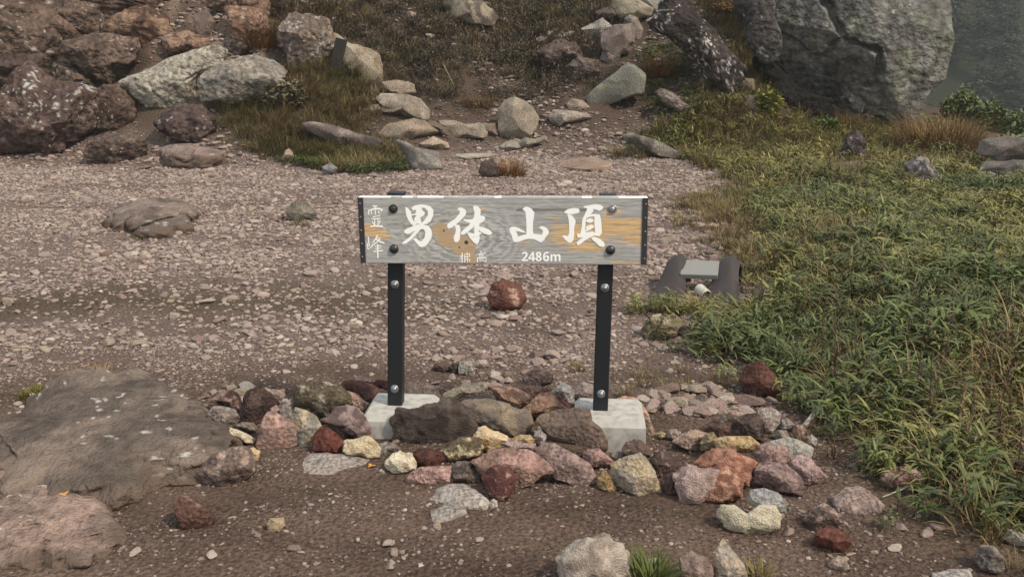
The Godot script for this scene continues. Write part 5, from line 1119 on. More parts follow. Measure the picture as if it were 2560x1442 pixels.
	rock("tan_rock", "pinkish tan flat stone left of the golden-ochre stone", "rock", "stones piled round the sign footings", Vector3(0.721, -0.007, -3.485), -0.2, 0.39, [-0.094, 0.029, -0.061, 0.059, -0.011, 0.078, 0.035, 0.07, 0.066, 0.057, 0.037, 0.02, 0, 0, -0.046, 0.008], 0.058, "block", Color(0.429, 0.3104, 0.2366), Color(0.3922, 0.2777, 0.2228), 0.5, 4)
	rock("pink_stone", "small grey-pink stone left of the pinkish tan flat stone", "stone", "stones piled round the sign footings", Vector3(0.647, -0.002, -3.583), -0.177, 0.386, [-0.03, 0.02, -0.017, 0.038, 0.01, 0.042, 0.021, 0.019, 0, 0, -0.024, 0.006], 0.021, "block", Color(0.3403, 0.2706, 0.2437), Color(0.3403, 0.2706, 0.2437), 0.5, 3)
	rock("yellow_stone", "tiny yellow stone right of the right footing", "stone", "stones piled round the sign footings", Vector3(0.598, -0.005, -3.6), -0.165, 0.388, [-0.021, 0.019, -0.001, 0.028, 0.021, 0.021, 0.02, 0.007, 0, 0], 0.017, "block", Color(0.4186, 0.3346, 0.2052), Color(0.4186, 0.3346, 0.2052), 0.5, 3)
	rock("olive_stone", "olive-tan stone under the golden-ochre stone", "stone", "stones piled round the sign footings", Vector3(0.737, 0.026, -3.415), -0.219, 0.39, [-0.016, 0.021, 0.001, 0.061, 0.03, 0.067, 0.062, 0.035, 0.056, 0.009, 0, 0], 0.033, "block", Color(0.2788, 0.2178, 0.1319), Color(0.2788, 0.2178, 0.1319), 0.5, 4)
	rock("brown_slab", "low dark brown slab at the back right of the pile", "stone slab", "stones piled round the sign footings", Vector3(0.821, 0.002, -3.595), -0.226, 0.378, [-0.063, 0.032, -0.038, 0.054, 0.005, 0.054, 0.067, 0.067, 0.076, 0.009, 0, 0], 0.03, "smooth", Color(0.1139, 0.0718, 0.0579), Color(0.1139, 0.0718, 0.0579), 0.5, 4)
	rock("brown_rock", "dark brown upright block left of the whitish block", "rock", "stones piled round the sign footings", Vector3(0.992, 0.005, -3.543), -0.258, 0.374, [-0.11, 0.025, -0.101, 0.081, -0.068, 0.104, -0.029, 0.107, -0.01, 0.07, 0, 0, -0.035, 0.004, -0.104, 0.005], 0.046, "block", Color(0.1143, 0.087, 0.0741), Color(0.0772, 0.0587, 0.0509), 0.5, 4)
	rock("tan_stone", "rounded tan-pink stone above the low dark brown slab", "stone", "stones piled round the sign footings", Vector3(0.859, 0.023, -3.686), -0.239, 0.363, [-0.012, 0.04, 0.024, 0.067, 0.06, 0.076, 0.083, 0.048, 0.055, 0.013, 0, 0], 0.04, "block", Color(0.3698, 0.2839, 0.2392), Color(0.1695, 0.1183, 0.1025), 0.6, 4)
	rock("white_rock", "whitish-grey block with mauve face at the pile right", "rock", "stones piled round the sign footings", Vector3(1.017, -0.006, -3.639), -0.279, 0.365, [-0.026, 0.098, 0.024, 0.115, 0.068, 0.092, 0.059, 0.05, 0.035, 0.01, 0, 0, -0.012, 0.059], 0.041, "block", Color(0.4052, 0.3706, 0.3272), Color(0.2816, 0.2149, 0.2018), 0.5, 4)
	rock("grey_stone", "lilac-grey flat stone right of the whitish block", "stone", "stones piled round the sign footings", Vector3(1.137, 0.006, -3.652), -0.296, 0.367, [-0.059, 0.006, -0.046, 0.04, -0.019, 0.047, 0.016, 0.022, 0, 0, -0.047, -0.003], 0.033, "block", Color(0.3349, 0.2844, 0.2746), Color(0.3349, 0.2844, 0.2746), 0.5, 4)
	rock("tan_stone", "round reddish-tan stone at the pile edge by the grass", "stone", "stones piled round the sign footings", Vector3(1.168, 0.006, -3.565), -0.31, 0.373, [-0.051, 0.024, -0.042, 0.051, -0.016, 0.056, 0.004, 0.03, 0, 0, -0.03, -0.004], 0.024, "round", Color(0.3223, 0.2106, 0.1688), Color(0.3223, 0.2106, 0.1688), 0.5, 3)
	rock("olive_stone", "grey-olive stone under the lilac-grey flat stone", "stone", "stones piled round the sign footings", Vector3(1.068, 0, -3.573), -0.29, 0.377, [-0.036, 0.012, -0.014, 0.038, 0.024, 0.04, 0.033, 0.016, 0, 0], 0.028, "block", Color(0.254, 0.2176, 0.1749), Color(0.254, 0.2176, 0.1749), 0.5, 4)
	rock("white_stone", "small whitish stone at the grass edge of the pile", "stone", "stones piled round the sign footings", Vector3(1.189, 0.005, -3.501), -0.323, 0.379, [-0.036, 0.031, -0.018, 0.043, 0.006, 0.024, 0, 0, -0.026, 0.001], 0.018, "block", Color(0.392, 0.3445, 0.3083), Color(0.392, 0.3445, 0.3083), 0.5, 3)
	rock("grey_slab", "pale grey-green slab at the right end of the pile", "stone slab", "stones piled round the sign footings", Vector3(1.071, -0.002, -3.376), -0.3, 0.39, [-0.117, 0.046, -0.078, 0.066, -0.032, 0.085, 0.02, 0.074, 0.061, 0.056, 0.053, 0.018, 0, 0, -0.048, 0.006], 0.042, "smooth", Color(0.3433, 0.3248, 0.2891), Color(0.3433, 0.3248, 0.2891), 0.5, 4)
	rock("pink_rock", "rounded pink rock in front of the pale grey-green slab", "rock", "stones piled round the sign footings", Vector3(0.967, 0.014, -3.286), -0.284, 0.399, [-0.075, 0.043, -0.055, 0.071, -0.013, 0.079, 0.034, 0.077, 0.055, 0.05, 0.049, 0.009, 0, 0, -0.05, 0.002], 0.055, "round", Color(0.4083, 0.2659, 0.2284), Color(0.3009, 0.2096, 0.1868), 0.5, 4)
	rock("mauve_boulder", "large mauve boulder at the right end of the pile", "boulder", "stones piled round the sign footings", Vector3(1.004, 0.002, -3.077), -0.293, 0.42, [-0.152, 0.059, -0.144, 0.091, -0.103, 0.103, -0.059, 0.102, -0.02, 0.075, 0.007, 0.044, 0, 0, -0.036, 0.007, -0.097, 0.01, -0.146, 0.028], 0.052, "block", Color(0.2939, 0.2092, 0.1913), Color(0.1699, 0.1186, 0.1098), 0.5, 4)
	rock("pink_rock", "pointed pink-mauve rock at the extreme right of the pile", "rock", "stones piled round the sign footings", Vector3(1.105, 0, -3.169), -0.323, 0.408, [-0.111, 0.055, -0.086, 0.087, -0.045, 0.095, -0.022, 0.063, 0.027, 0.027, 0, 0, -0.058, -0.006, -0.091, 0.025], 0.045, "block", Color(0.3974, 0.2828, 0.2612), Color(0.3183, 0.2181, 0.1997), 0.5, 4)
	rock("bluegrey_rock", "pale blue-grey stone behind the cream-yellow heart-shaped rock", "rock", "stones piled round the sign footings", Vector3(0.843, 0.05, -2.851), -0.282, 0.443, [-0.075, 0.035, -0.067, 0.062, -0.03, 0.073, 0.011, 0.065, 0.04, 0.04, 0.042, 0.008, 0, 0, -0.048, 0.01], 0.05, "block", Color(0.3695, 0.3567, 0.3324), Color(0.3016, 0.2912, 0.2873), 0.5, 4)
	rock("cream_rock", "cream-yellow heart-shaped rock in front of the pile", "rock", "stones piled round the sign footings", Vector3(0.812, -0.001, -2.811), -0.264, 0.462, [-0.15, 0.034, -0.133, 0.071, -0.093, 0.075, -0.057, 0.055, -0.02, 0.089, 0.024, 0.089, 0.048, 0.057, 0.047, 0.023, 0, 0, -0.058, -0.007, -0.108, 0.001], 0.05, "lump", Color(0.4753, 0.424, 0.3251), Color(0.4018, 0.3398, 0.2515), 0.65, 4)
	rock("grey_slab", "jagged flat grey slab, upper one of two before the pile", "stone slab", "stones piled round the sign footings", Vector3(-0.189, 0, -3.073), 0, 1.571, [-0.105, 0.073, -0.055, 0.095, 0.004, 0.073, 0.059, 0.013, 0.105, -0.058, 0.093, -0.095, 0.025, -0.095, -0.04, -0.058, -0.095, -0.025], 0.029, "slab", Color(0.3516, 0.313, 0.278), Color(0.4065, 0.365, 0.3281), 0.5, 4)
	rock("grey_slab", "jagged grey slab with an orange stain, lower of two before the pile", "stone slab", "stones piled round the sign footings", Vector3(-0.213, 0, -2.945), 0, 1.571, [-0.058, 0.001, -0.016, 0.07, 0.04, 0.051, 0.058, -0.008, 0.02, -0.039, -0.04, -0.07], 0.02, "slab", Color(0.3038, 0.2746, 0.2474), Color(0.4631, 0.3415, 0.2543), 0.7, 4)
	rock("white_pebble", "round white pebble beside the jagged grey slabs", "stone", "stones piled round the sign footings", Vector3(-0.07, -0.002, -2.986), 0.022, 0.461, [-0.011, 0.017, 0.007, 0.031, 0.021, 0.023, 0.019, 0.004, 0, 0], 0.013, "block", Color(0.4757, 0.4247, 0.3805), Color(0.4757, 0.4247, 0.3805), 0.5, 3)
	rock("maroon_rock", "maroon and pink angular rock at the grass edge", "rock", "", Vector3(1.405, 0.003, -3.096), -0.415, 0.405, [-0.11, 0.022, -0.094, 0.069, -0.034, 0.084, 0.019, 0.071, 0.031, 0.052, 0, 0, -0.041, -0.002, -0.077, 0.003], 0.065, "block", Color(0.184, 0.097, 0.0832), Color(0.3863, 0.2663, 0.2341), 0.5, 4)
	rock("oval_stone", "flat oval mauve-grey stone with a twig beside it", "stone", "", Vector3(1.186, 0.001, -3.035), 0, 1.571, [-0.076, 0.012, -0.012, 0.072, 0.039, 0.093, 0.081, 0.057, 0.078, -0.038, 0.038, -0.089, -0.052, -0.093, -0.081, -0.052], 0.036, "round", Color(0.3634, 0.2782, 0.2452), Color(0.2773, 0.2009, 0.1787), 0.5, 4)
	rock("brown_stone", "brown stone with pale pink right side, above the brick-red one", "stone", "", Vector3(0.982, -0.01, -2.838), -0.34, 0.452, [-0.036, 0.027, -0.016, 0.07, 0.022, 0.091, 0.057, 0.076, 0.079, 0.04, 0.042, 0.022, 0, 0], 0.052, "block", Color(0.1563, 0.1078, 0.093), Color(0.3886, 0.2945, 0.2607), 0.55, 4)
	rock("red_stone", "brick-red stone with a pale edge, lower right on bare soil", "stone", "", Vector3(1.023, -0.002, -2.69), -0.352, 0.471, [-0.089, 0.013, -0.074, 0.053, -0.038, 0.074, 0.005, 0.052, 0.023, 0.031, 0, 0, -0.051, -0.002], 0.052, "smooth", Color(0.187, 0.0771, 0.0575), Color(0.13, 0.0565, 0.0445), 0.5, 4)
	rock("tan_stone", "small tan stone low on the bare soil", "stone", "", Vector3(0.986, -0.002, -2.577), -0.361, 0.493, [-0.041, 0.015, -0.025, 0.037, 0.006, 0.033, 0.017, 0.012, 0, 0, -0.031, 0.003], 0.027, "block", Color(0.3691, 0.2897, 0.239), Color(0.3691, 0.2897, 0.239), 0.5, 4)
	rock("grey_rock", "rounded grey rock in the lower right corner", "rock", "", Vector3(1.437, 0.003, -2.558), -0.503, 0.461, [-0.065, 0.031, -0.05, 0.069, -0.017, 0.075, 0.009, 0.049, 0.015, 0.018, 0, 0, -0.042, 0.004], 0.04, "round", Color(0.2635, 0.2261, 0.1971), Color(0.1291, 0.1099, 0.0982), 0.5, 4)
	rock("pale_stone", "pale speckled stone at the right edge by the grass", "stone", "", Vector3(1.6, 0.01, -2.705), -0.525, 0.437, [-0.066, 0.008, -0.057, 0.04, -0.023, 0.043, 0.006, 0.021, 0, 0, -0.038, -0.005], 0.038, "lump", Color(0.4123, 0.3705, 0.3149), Color(0.2459, 0.2103, 0.1731), 0.5, 4)
	rock("grey_slab", "flat bluish-grey stone cut by the bottom edge", "stone slab", "", Vector3(1.293, 0.002, -2.533), 0, 1.571, [-0.049, 0.018, 0.007, 0.039, 0.06, 0.033, 0.059, 0.002, -0.009, -0.039, -0.06, -0.029], 0.015, "slab", Color(0.3324, 0.3078, 0.285), Color(0.3324, 0.3078, 0.285), 0.5, 4)
	rock("tan_rock", "tan rock with a mossy shoulder at the bottom edge", "rock", "", Vector3(0.636, -0.005, -2.472), -0.247, 0.509, [-0.059, 0.058, -0.051, 0.112, -0.035, 0.14, -0.006, 0.108, 0.021, 0.085, 0.037, 0.044, 0, 0, -0.053, 0.006], 0.041, "block", Color(0.3689, 0.2959, 0.2173), Color(0.3341, 0.2964, 0.2563), 0.5, 4)
	rock("mauve_rock", "mauve-brown lump at the bottom edge beside the tan rock", "rock", "", Vector3(0.538, -0.005, -2.472), -0.211, 0.518, [-0.058, 0.081, -0.028, 0.11, 0.008, 0.097, 0.032, 0.073, 0.04, 0.035, 0, 0, -0.049, 0.008], 0.041, "lump", Color(0.2443, 0.1788, 0.1539), Color(0.1642, 0.1178, 0.1021), 0.5, 4)
	rock("pale_rock", "pale weathered rock at the bottom edge left of the green tuft", "rock", "", Vector3(0.275, -0.011, -2.459), -0.094, 0.52, [-0.146, 0.098, -0.096, 0.149, -0.003, 0.166, 0.046, 0.122, 0.062, 0.047, 0, 0, -0.126, 0.005], 0.086, "lump", Color(0.3653, 0.3126, 0.2659), Color(0.2578, 0.2051, 0.1732), 0.5, 4)
	rock("rustred_rock", "dark rust-red rock with a pink patch in front of the dwarf bamboo", "rock", "", Vector3(1.164, 0, -4.058), -0.266, 0.325, [-0.141, 0.067, -0.113, 0.132, -0.053, 0.152, 0.002, 0.106, 0.033, 0.032, 0, 0, -0.087, 0.003], 0.073, "block", Color(0.1179, 0.0587, 0.0465), Color(0.3705, 0.2655, 0.2334), 0.74, 4)
	rock("rust_stone", "small rust-red stone half hidden by dwarf bamboo leaves", "stone", "", Vector3(1.31, 0.005, -3.925), -0.315, 0.34, [-0.072, 0.023, -0.057, 0.055, -0.011, 0.061, 0.011, 0.029, 0, 0, -0.048, -0.005], 0.037, "block", Color(0.1334, 0.0663, 0.0508), Color(0.1334, 0.0663, 0.0508), 0.5, 4)
	rock("brown_rock", "dark reddish-brown rock alone on the bare soil", "rock", "", Vector3(-0.975, -0.015, -2.856), 0.346, 0.447, [-0.112, 0.096, -0.092, 0.12, -0.056, 0.12, -0.024, 0.083, 0.008, 0.036, 0, 0, -0.09, 0.017, -0.107, 0.056], 0.056, "block", Color(0.1269, 0.0729, 0.0588), Color(0.2845, 0.2068, 0.1566), 0.66, 4)
	rock("tan_stone", "small crumbly tan stone alone on the bare soil", "stone", "", Vector3(-0.753, -0.005, -2.827), 0.264, 0.468, [-0.039, 0.03, -0.023, 0.046, 0.013, 0.043, 0.019, 0.017, 0, 0, -0.031, 0.005], 0.026, "lump", Color(0.3527, 0.269, 0.1845), Color(0.3527, 0.269, 0.1845), 0.5, 4)
	rock("dome_boulder", "big low dark-grey dome rock with greenish lichen", "boulder", "", Vector3(-1.595, 0, -3.66), 0, 1.571, [-0.447, -0.324, -0.432, -0.038, -0.481, 0.254, -0.52, 0.523, -0.386, 0.635, -0.17, 0.556, 0.016, 0.458, 0.23, 0.254, 0.399, -0.004, 0.52, -0.264, 0.485, -0.452, 0.341, -0.546, 0.227, -0.622, 0.074, -0.635, -0.125, -0.597], 0.13, "dome", Color(0.116, 0.0932, 0.0797), Color(0.1741, 0.1357, 0.113), 0.55, 6)
	rock("tan_boulder", "low pinkish-tan ground rock with an orange leaf on it", "boulder", "", Vector3(-1.674, 0, -3.078), 0, 1.571, [-0.449, 0.348, -0.293, 0.476, -0.088, 0.317, 0.136, 0.062, 0.292, -0.09, 0.42, -0.273, 0.449, -0.398, 0.408, -0.467, 0.283, -0.476, 0.125, -0.457, -0.032, -0.398], 0.058, "dome", Color(0.2846, 0.2043, 0.1701), Color(0.228, 0.1655, 0.1418), 0.5, 6)
	rock("red_rock", "round rust-red rock alone on the gravel under the signboard", "rock", "", Vector3(-0.048, 0.013, -5.505), 0.005, 0.248, [-0.09, 0.081, -0.062, 0.152, 0, 0.178, 0.095, 0.147, 0.126, 0.073, 0.095, 0.016, 0, 0, -0.076, 0.029], 0.086, "round", Color(0.1553, 0.075, 0.0582), Color(0.436, 0.2765, 0.2276), 0.62, 4)
	rock("cream_stone", "mottled cream stone in front of the brown curved covers", "stone", "", Vector3(0.813, 0.005, -4.921), -0.159, 0.28, [-0.117, 0.05, -0.085, 0.106, -0.004, 0.115, 0.064, 0.086, 0.066, 0.031, 0, 0, -0.081, 0.001], 0.074, "round", Color(0.4419, 0.3705, 0.2523), Color(0.2005, 0.1561, 0.1105), 0.5, 4)
	rock("brown_stone", "dark brown stone right of the mottled cream stone", "stone", "", Vector3(0.997, 0.008, -4.932), -0.191, 0.281, [-0.113, 0.024, -0.088, 0.066, -0.025, 0.08, 0.023, 0.044, 0, 0, -0.07, -0.004], 0.054, "block", Color(0.1264, 0.0843, 0.0744), Color(0.2829, 0.2214, 0.1978), 0.65, 4)
	rock("dome_rock", "low brown dome rock rising from the gravel flat", "rock", "", Vector3(-3.093, 0.096, -8.215), 0, 1.571, [-0.314, -0.29, -0.429, 0.417, -0.275, 0.693, 0.001, 0.653, 0.3, 0.156, 0.429, -0.434, 0.29, -0.693, -0.011, -0.574], 0.146, "dome", Color(0.233, 0.1839, 0.1585), Color(0.1618, 0.1272, 0.1107), 0.5, 5)
	rock("green_rock", "pale grey-green stone on the gravel flat", "rock", "", Vector3(-1.73, 0.087, -8.206), 0.218, 0.157, [-0.212, 0.083, -0.16, 0.16, -0.043, 0.153, 0.037, 0.068, 0, 0, -0.152, 0.006], 0.103, "block", Color(0.2666, 0.2401, 0.1996), Color(0.1748, 0.1599, 0.1287), 0.5, 4)
	rock("brown_rock", "small dark rock beside the reddish grass tuft", "rock", "", Vector3(-0.286, 0.162, -10.53), 0.024, 0.117, [-0.074, 0.066, -0.043, 0.174, 0.067, 0.204, 0.132, 0.13, 0.11, 0.03, 0, 0], 0.083, "round", Color(0.1243, 0.0921, 0.0817), Color(0.1243, 0.0921, 0.0817), 0.5, 4)
	rock("tan_slab", "flat pinkish-tan slab set in the gravel before the steps", "stone slab", "", Vector3(0.876, 0.201, -11.689), 0, 1.571, [-0.348, -0.018, -0.104, 0.59, 0.185, 0.708, 0.348, 0.141, 0.264, -0.422, -0.002, -0.708, -0.237, -0.422], 0.049, "slab", Color(0.3623, 0.2709, 0.206), Color(0.3033, 0.2222, 0.1742), 0.5, 4)
	rock("grey_slab", "long grey log-like slab at the foot of the grassy bank", "stone slab", "", Vector3(2.063, 0.215, -12.09), -0.144, 0.092, [-0.671, 0.269, -0.557, 0.296, -0.296, 0.231, -0.111, 0.142, 0.066, 0.051, 0, 0, -0.198, 0.02, -0.444, 0.115, -0.63, 0.204], 0.105, "slab", Color(0.2416, 0.217, 0.1887), Color(0.1419, 0.1252, 0.1089), 0.5, 4)
	rock("brown_boulder", "huge mauve-brown boulder with white lichen at the far left edge", "boulder", "boulders of the rocky slope", Vector3(-6.199, 0.228, -11.656), 0.449, 0.053, [0.089, 0.8, 0.18, 0.95, 0.312, 1.126, 0.455, 1.166, 0.62, 1.041, 0.815, 0.928, 1.075, 0.897, 1.253, 0.794, 1.277, 0.55, 1.144, 0.367, 0.93, 0.245, 0.625, 0.099, 0.384, 0.025, 0, 0, -0.234, 0.122, -0.164, 0.737], 0.448, "cliff", Color(0.1446, 0.1002, 0.0876), Color(0.1046, 0.0731, 0.0654), 0.5, 5, "lichen")
	rock("brown_boulder", "wedge-shaped brown boulder hanging above the pale slab", "boulder", "boulders of the rocky slope", Vector3(-5.292, 1.053, -12.964), 0.397, 0.007, [-0.594, 0.623, -0.299, 0.698, 0.19, 0.672, 0.371, 0.614, 0.388, 0.479, 0.308, 0.389, 0.076, 0.21, 0, 0, -0.151, 0.062, -0.348, 0.198, -0.483, 0.376, -0.582, 0.478], 0.359, "cliff", Color(0.1606, 0.1149, 0.0944), Color(0.1229, 0.0877, 0.0733), 0.5, 5)
	rock("dark_boulder", "dark lichen-spotted boulder above the huge mauve-brown one", "boulder", "boulders of the rocky slope", Vector3(-6.154, 1.243, -13.276), 0.455, -0.01, [-0.714, 0.803, -0.313, 0.751, 0.031, 0.712, 0.121, 0.487, 0.154, 0.244, 0, 0, -0.457, 0.064, -0.795, 0.096], 0.354, "cliff", Color(0.1003, 0.0724, 0.0597), Color(0.1539, 0.1094, 0.0849), 0.5, 4)
	rock("grey_boulder", "dark grey boulder at the top edge above the wedge boulder", "boulder", "boulders of the rocky slope", Vector3(-5.669, 1.737, -13.707), 0.409, -0.031, [-0.532, 0.361, -0.293, 0.456, 0.023, 0.402, 0.074, 0.156, 0, 0, -0.455, -0.003, -0.567, 0.164], 0.237, "cliff", Color(0.1125, 0.087, 0.0784), Color(0.1602, 0.1145, 0.0877), 0.5, 4)
	rock("brown_boulder", "mauve-brown boulder in the top left corner", "boulder", "boulders of the rocky slope", Vector3(-6.483, 1.949, -14.055), 0.455, -0.046, [-0.742, 0.495, -0.384, 0.521, 0.002, 0.455, 0.063, 0.175, 0, 0, -0.364, 0.042, -0.788, 0.097], 0.313, "cliff", Color(0.1339, 0.095, 0.0828), Color(0.1051, 0.0749, 0.0657), 0.5, 4)
	rock("tan_boulder", "crumbling tan outcrop above the pale slab", "boulder", "boulders of the rocky slope", Vector3(-4.813, 1.455, -13.718), 0.359, -0.021, [-0.773, 0.368, -0.635, 0.597, -0.335, 0.662, -0.124, 0.696, 0.077, 0.577, 0.145, 0.283, 0, 0, -0.257, 0.016, -0.544, 0.14], 0.272, "cliff", Color(0.2481, 0.1633, 0.1164), Color(0.11, 0.0662, 0.0506), 0.5, 4)
	rock("brown_rock", "pointed mauve-brown rock right of the crumbling tan outcrop", "rock", "boulders of the rocky slope", Vector3(-4.202, 1.657, -13.536), 0.3, -0.025, [-0.113, 0.305, 0.06, 0.406, 0.154, 0.247, 0.133, 0.047, 0, 0, -0.096, 0.138], 0.124, "block", Color(0.2158, 0.1646, 0.1451), Color(0.2158, 0.1646, 0.1451), 0.5, 4)
	rock("mauve_rock", "mauve-brown rock just above the grey part of the pale slab", "rock", "boulders of the rocky slope", Vector3(-3.701, 1.442, -13.171), 0.269, -0.006, [-0.136, 0.195, -0.041, 0.285, 0.108, 0.286, 0.27, 0.227, 0.241, 0.015, 0, 0, -0.129, 0.075], 0.179, "cliff", Color(0.1683, 0.123, 0.1086), Color(0.1242, 0.092, 0.0801), 0.5, 4)
	rock("lichen_boulder", "grey boulder dotted with white lichen left of the leaning stake", "boulder", "boulders of the rocky slope", Vector3(-2.727, 1.278, -13.006), 0.205, -0.011, [-0.343, 0.548, -0.186, 0.724, 0.26, 0.72, 0.374, 0.596, 0.392, 0.299, 0.29, 0.059, 0, 0, -0.252, 0.061, -0.257, 0.239, -0.337, 0.401], 0.241, "cliff", Color(0.1769, 0.1361, 0.1152), Color(0.2776, 0.2195, 0.1673), 0.6, 4, "lichen")
	rock("white_rock", "pale cream rock behind the leaning dark stake", "rock", "boulders of the rocky slope", Vector3(-1.978, 1.03, -13.189), 0.156, 0.009, [-0.389, 0.637, -0.372, 0.689, -0.326, 0.692, -0.193, 0.585, 0.08, 0.502, 0.185, 0.427, 0.218, 0.244, 0.205, 0.076, 0, 0, -0.212, 0.123, -0.34, 0.367], 0.163, "block", Color(0.4095, 0.3609, 0.282), Color(0.2821, 0.2261, 0.1593), 0.5, 4)
	rock("tan_rock", "tan rough rock at the top edge above the crumbling outcrop", "rock", "boulders of the rocky slope", Vector3(-3.957, 2.026, -13.995), 0.282, -0.046, [-0.294, 0.246, 0.05, 0.282, 0.101, 0.095, 0, 0, -0.201, 0.029, -0.306, 0.09], 0.183, "cliff", Color(0.2428, 0.166, 0.1243), Color(0.1203, 0.0796, 0.0621), 0.5, 4)
	rock("tan_boulder", "rusty tan boulder at the top edge beside the dark hollow", "boulder", "boulders of the rocky slope", Vector3(-3.585, 1.906, -13.672), 0.253, -0.043, [-0.16, 0.38, 0.21, 0.4, 0.276, 0.203, 0.236, 0.048, 0, 0, -0.163, 0.106], 0.198, "cliff", Color(0.2211, 0.1447, 0.1082), Color(0.1185, 0.0739, 0.0572), 0.5, 4)
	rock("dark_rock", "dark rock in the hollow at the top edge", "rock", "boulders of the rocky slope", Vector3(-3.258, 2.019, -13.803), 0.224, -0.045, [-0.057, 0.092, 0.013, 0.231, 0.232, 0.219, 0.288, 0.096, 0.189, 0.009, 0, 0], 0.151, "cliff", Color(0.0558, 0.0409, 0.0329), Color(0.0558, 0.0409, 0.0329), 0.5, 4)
	rock("pale_slab", "big pale greenish-white slab jutting over a dark gap", "boulder", "", Vector3(-4.432, 0.787, -12.562), 0.333, 0.023, [-0.577, 0.353, -0.481, 0.426, -0.322, 0.46, -0.046, 0.622, 0.301, 0.731, 0.651, 0.811, 0.774, 0.721, 0.712, 0.544, 0.425, 0.42, 0.342, 0.243, 0.359, 0.075, 0, 0, -0.239, 0.035, -0.398, 0.128], 0.363, "ledge", Color(0.4044, 0.3767, 0.3145), Color(0.3329, 0.3083, 0.2557), 0.6, 5)
	rock("grey_boulder", "grey-green boulder adjoining the big pale slab, grass before it", "boulder", "", Vector3(-3.435, 0.88, -12.33), 0.268, 0.024, [-0.508, 0.29, -0.229, 0.531, 0.234, 0.613, 0.474, 0.54, 0.623, 0.381, 0.497, 0.084, 0, 0, -0.48, 0.021], 0.338, "ledge", Color(0.2271, 0.2088, 0.1812), Color(0.32, 0.2833, 0.2384), 0.5, 5)
	rock("dark_rock", "dark maroon-brown rock below the big pale slab", "rock", "", Vector3(-3.835, 0.385, -12.035), 0.324, 0.068, [-0.579, 0.244, -0.485, 0.387, -0.292, 0.48, -0.011, 0.49, 0.145, 0.35, 0.176, 0.128, 0, 0, -0.326, 0.058], 0.296, "cliff", Color(0.1125, 0.0794, 0.0726), Color(0.0645, 0.0459, 0.0433), 0.5, 4)
	rock("dark_rock", "round dark brown rock at the cliff foot on the gravel", "rock", "", Vector3(-4.857, 0.209, -11.566), 0.389, 0.088, [-0.261, 0.134, -0.185, 0.282, -0.001, 0.37, 0.257, 0.363, 0.428, 0.252, 0.469, 0.092, 0.36, -0.001, 0, 0, -0.217, 0.038], 0.257, "cliff", Color(0.1132, 0.083, 0.0704), Color(0.1929, 0.1453, 0.1197), 0.6, 4)
	rock("mauve_rock", "low smooth mauve rock right of the round dark one", "rock", "", Vector3(-3.876, 0.259, -11.568), 0, 1.571, [-0.471, 0.183, -0.412, 0.338, -0.225, 0.382, 0.047, 0.294, 0.324, 0.083, 0.471, -0.161, 0.244, -0.382, -0.103, -0.32], 0.165, "dome", Color(0.2299, 0.1717, 0.1517), Color(0.2299, 0.1717, 0.1517), 0.5, 4)
	rock("striped_slab", "striated mauve-grey slab sloping through the grass mound", "stone slab", "", Vector3(-1.695, 0.33, -11.984), 0.175, 0.082, [-0.869, 0.317, -0.722, 0.344, -0.485, 0.298, -0.207, 0.196, 0.041, 0.135, 0, 0, -0.297, 0.062, -0.494, 0.086, -0.728, 0.203], 0.16, "slab", Color(0.2604, 0.2126, 0.1946), Color(0.1523, 0.1268, 0.1214), 0.45, 4)
	rock("pink_stone", "small pinkish cone stone at the foot of the grass mound", "stone", "", Vector3(-2.678, 0.23, -11.451), 0.229, 0.101, [-0.065, 0.036, -0.02, 0.131, 0.029, 0.16, 0.073, 0.101, 0.082, 0.019, 0, 0], 0.063, "block", Color(0.4341, 0.3153, 0.2578), Color(0.4341, 0.3153, 0.2578), 0.5, 3)
	rock("bluegrey_stone", "small bluish-grey stone at the grass mound foot", "stone", "", Vector3(-1.987, 0.168, -10.735), 0.188, 0.115, [-0.132, 0.092, -0.042, 0.134, 0.03, 0.079, 0, 0, -0.105, 0.011], 0.068, "block", Color(0.2555, 0.241, 0.2492), Color(0.2555, 0.241, 0.2492), 0.5, 3)
	rock("tan_slab", "flat tan-grey slab on top of the left step stones", "stone slab", "stones of the rough stone steps", Vector3(-1.432, 0.932, -13.028), 0.116, 0.035, [-0.32, 0.104, -0.283, 0.183, -0.098, 0.211, 0.051, 0.182, 0.12, 0.159, 0.158, 0.045, 0, 0, -0.127, 0.012, -0.299, 0.047], 0.123, "block", Color(0.3206, 0.2595, 0.2015), Color(0.3206, 0.2595, 0.2015), 0.5, 4)
	rock("grey_boulder", "large step rock with a pale left corner and dark gap below", "boulder", "stones of the rough stone steps", Vector3(-1.104, 0.657, -12.672), 0.111, 0.053, [-0.636, 0.261, -0.589, 0.327, -0.455, 0.326, -0.242, 0.303, -0.096, 0.258, 0.019, 0.101, 0, 0, -0.181, 0.029, -0.406, 0.064, -0.573, 0.11, -0.549, 0.182], 0.148, "block", Color(0.3061, 0.2586, 0.2109), Color(0.4439, 0.3938, 0.3193), 0.6, 4)
	rock("pale_stone", "small pale stone left of the large step rock", "stone", "stones of the rough stone steps", Vector3(-1.765, 0.717, -12.6), 0.144, 0.056, [-0.176, 0.079, -0.096, 0.123, 0.027, 0.133, 0.064, 0.077, 0, 0, -0.134, 0.001], 0.093, "block", Color(0.3607, 0.3016, 0.2386), Color(0.3607, 0.3016, 0.2386), 0.5, 4)
	rock("tan_slab", "triangular tan step slab below the large step rock", "stone slab", "stones of the rough stone steps", Vector3(-1.528, 0.427, -12.262), 0.107, 0.076, [-0.163, 0.062, -0.027, 0.191, 0.127, 0.223, 0.282, 0.26, 0.425, 0.221, 0.583, 0.094, 0.454, 0.051, 0.21, 0.009, 0, 0], 0.169, "block", Color(0.3625, 0.2901, 0.2229), Color(0.2925, 0.2351, 0.1854), 0.5, 4)
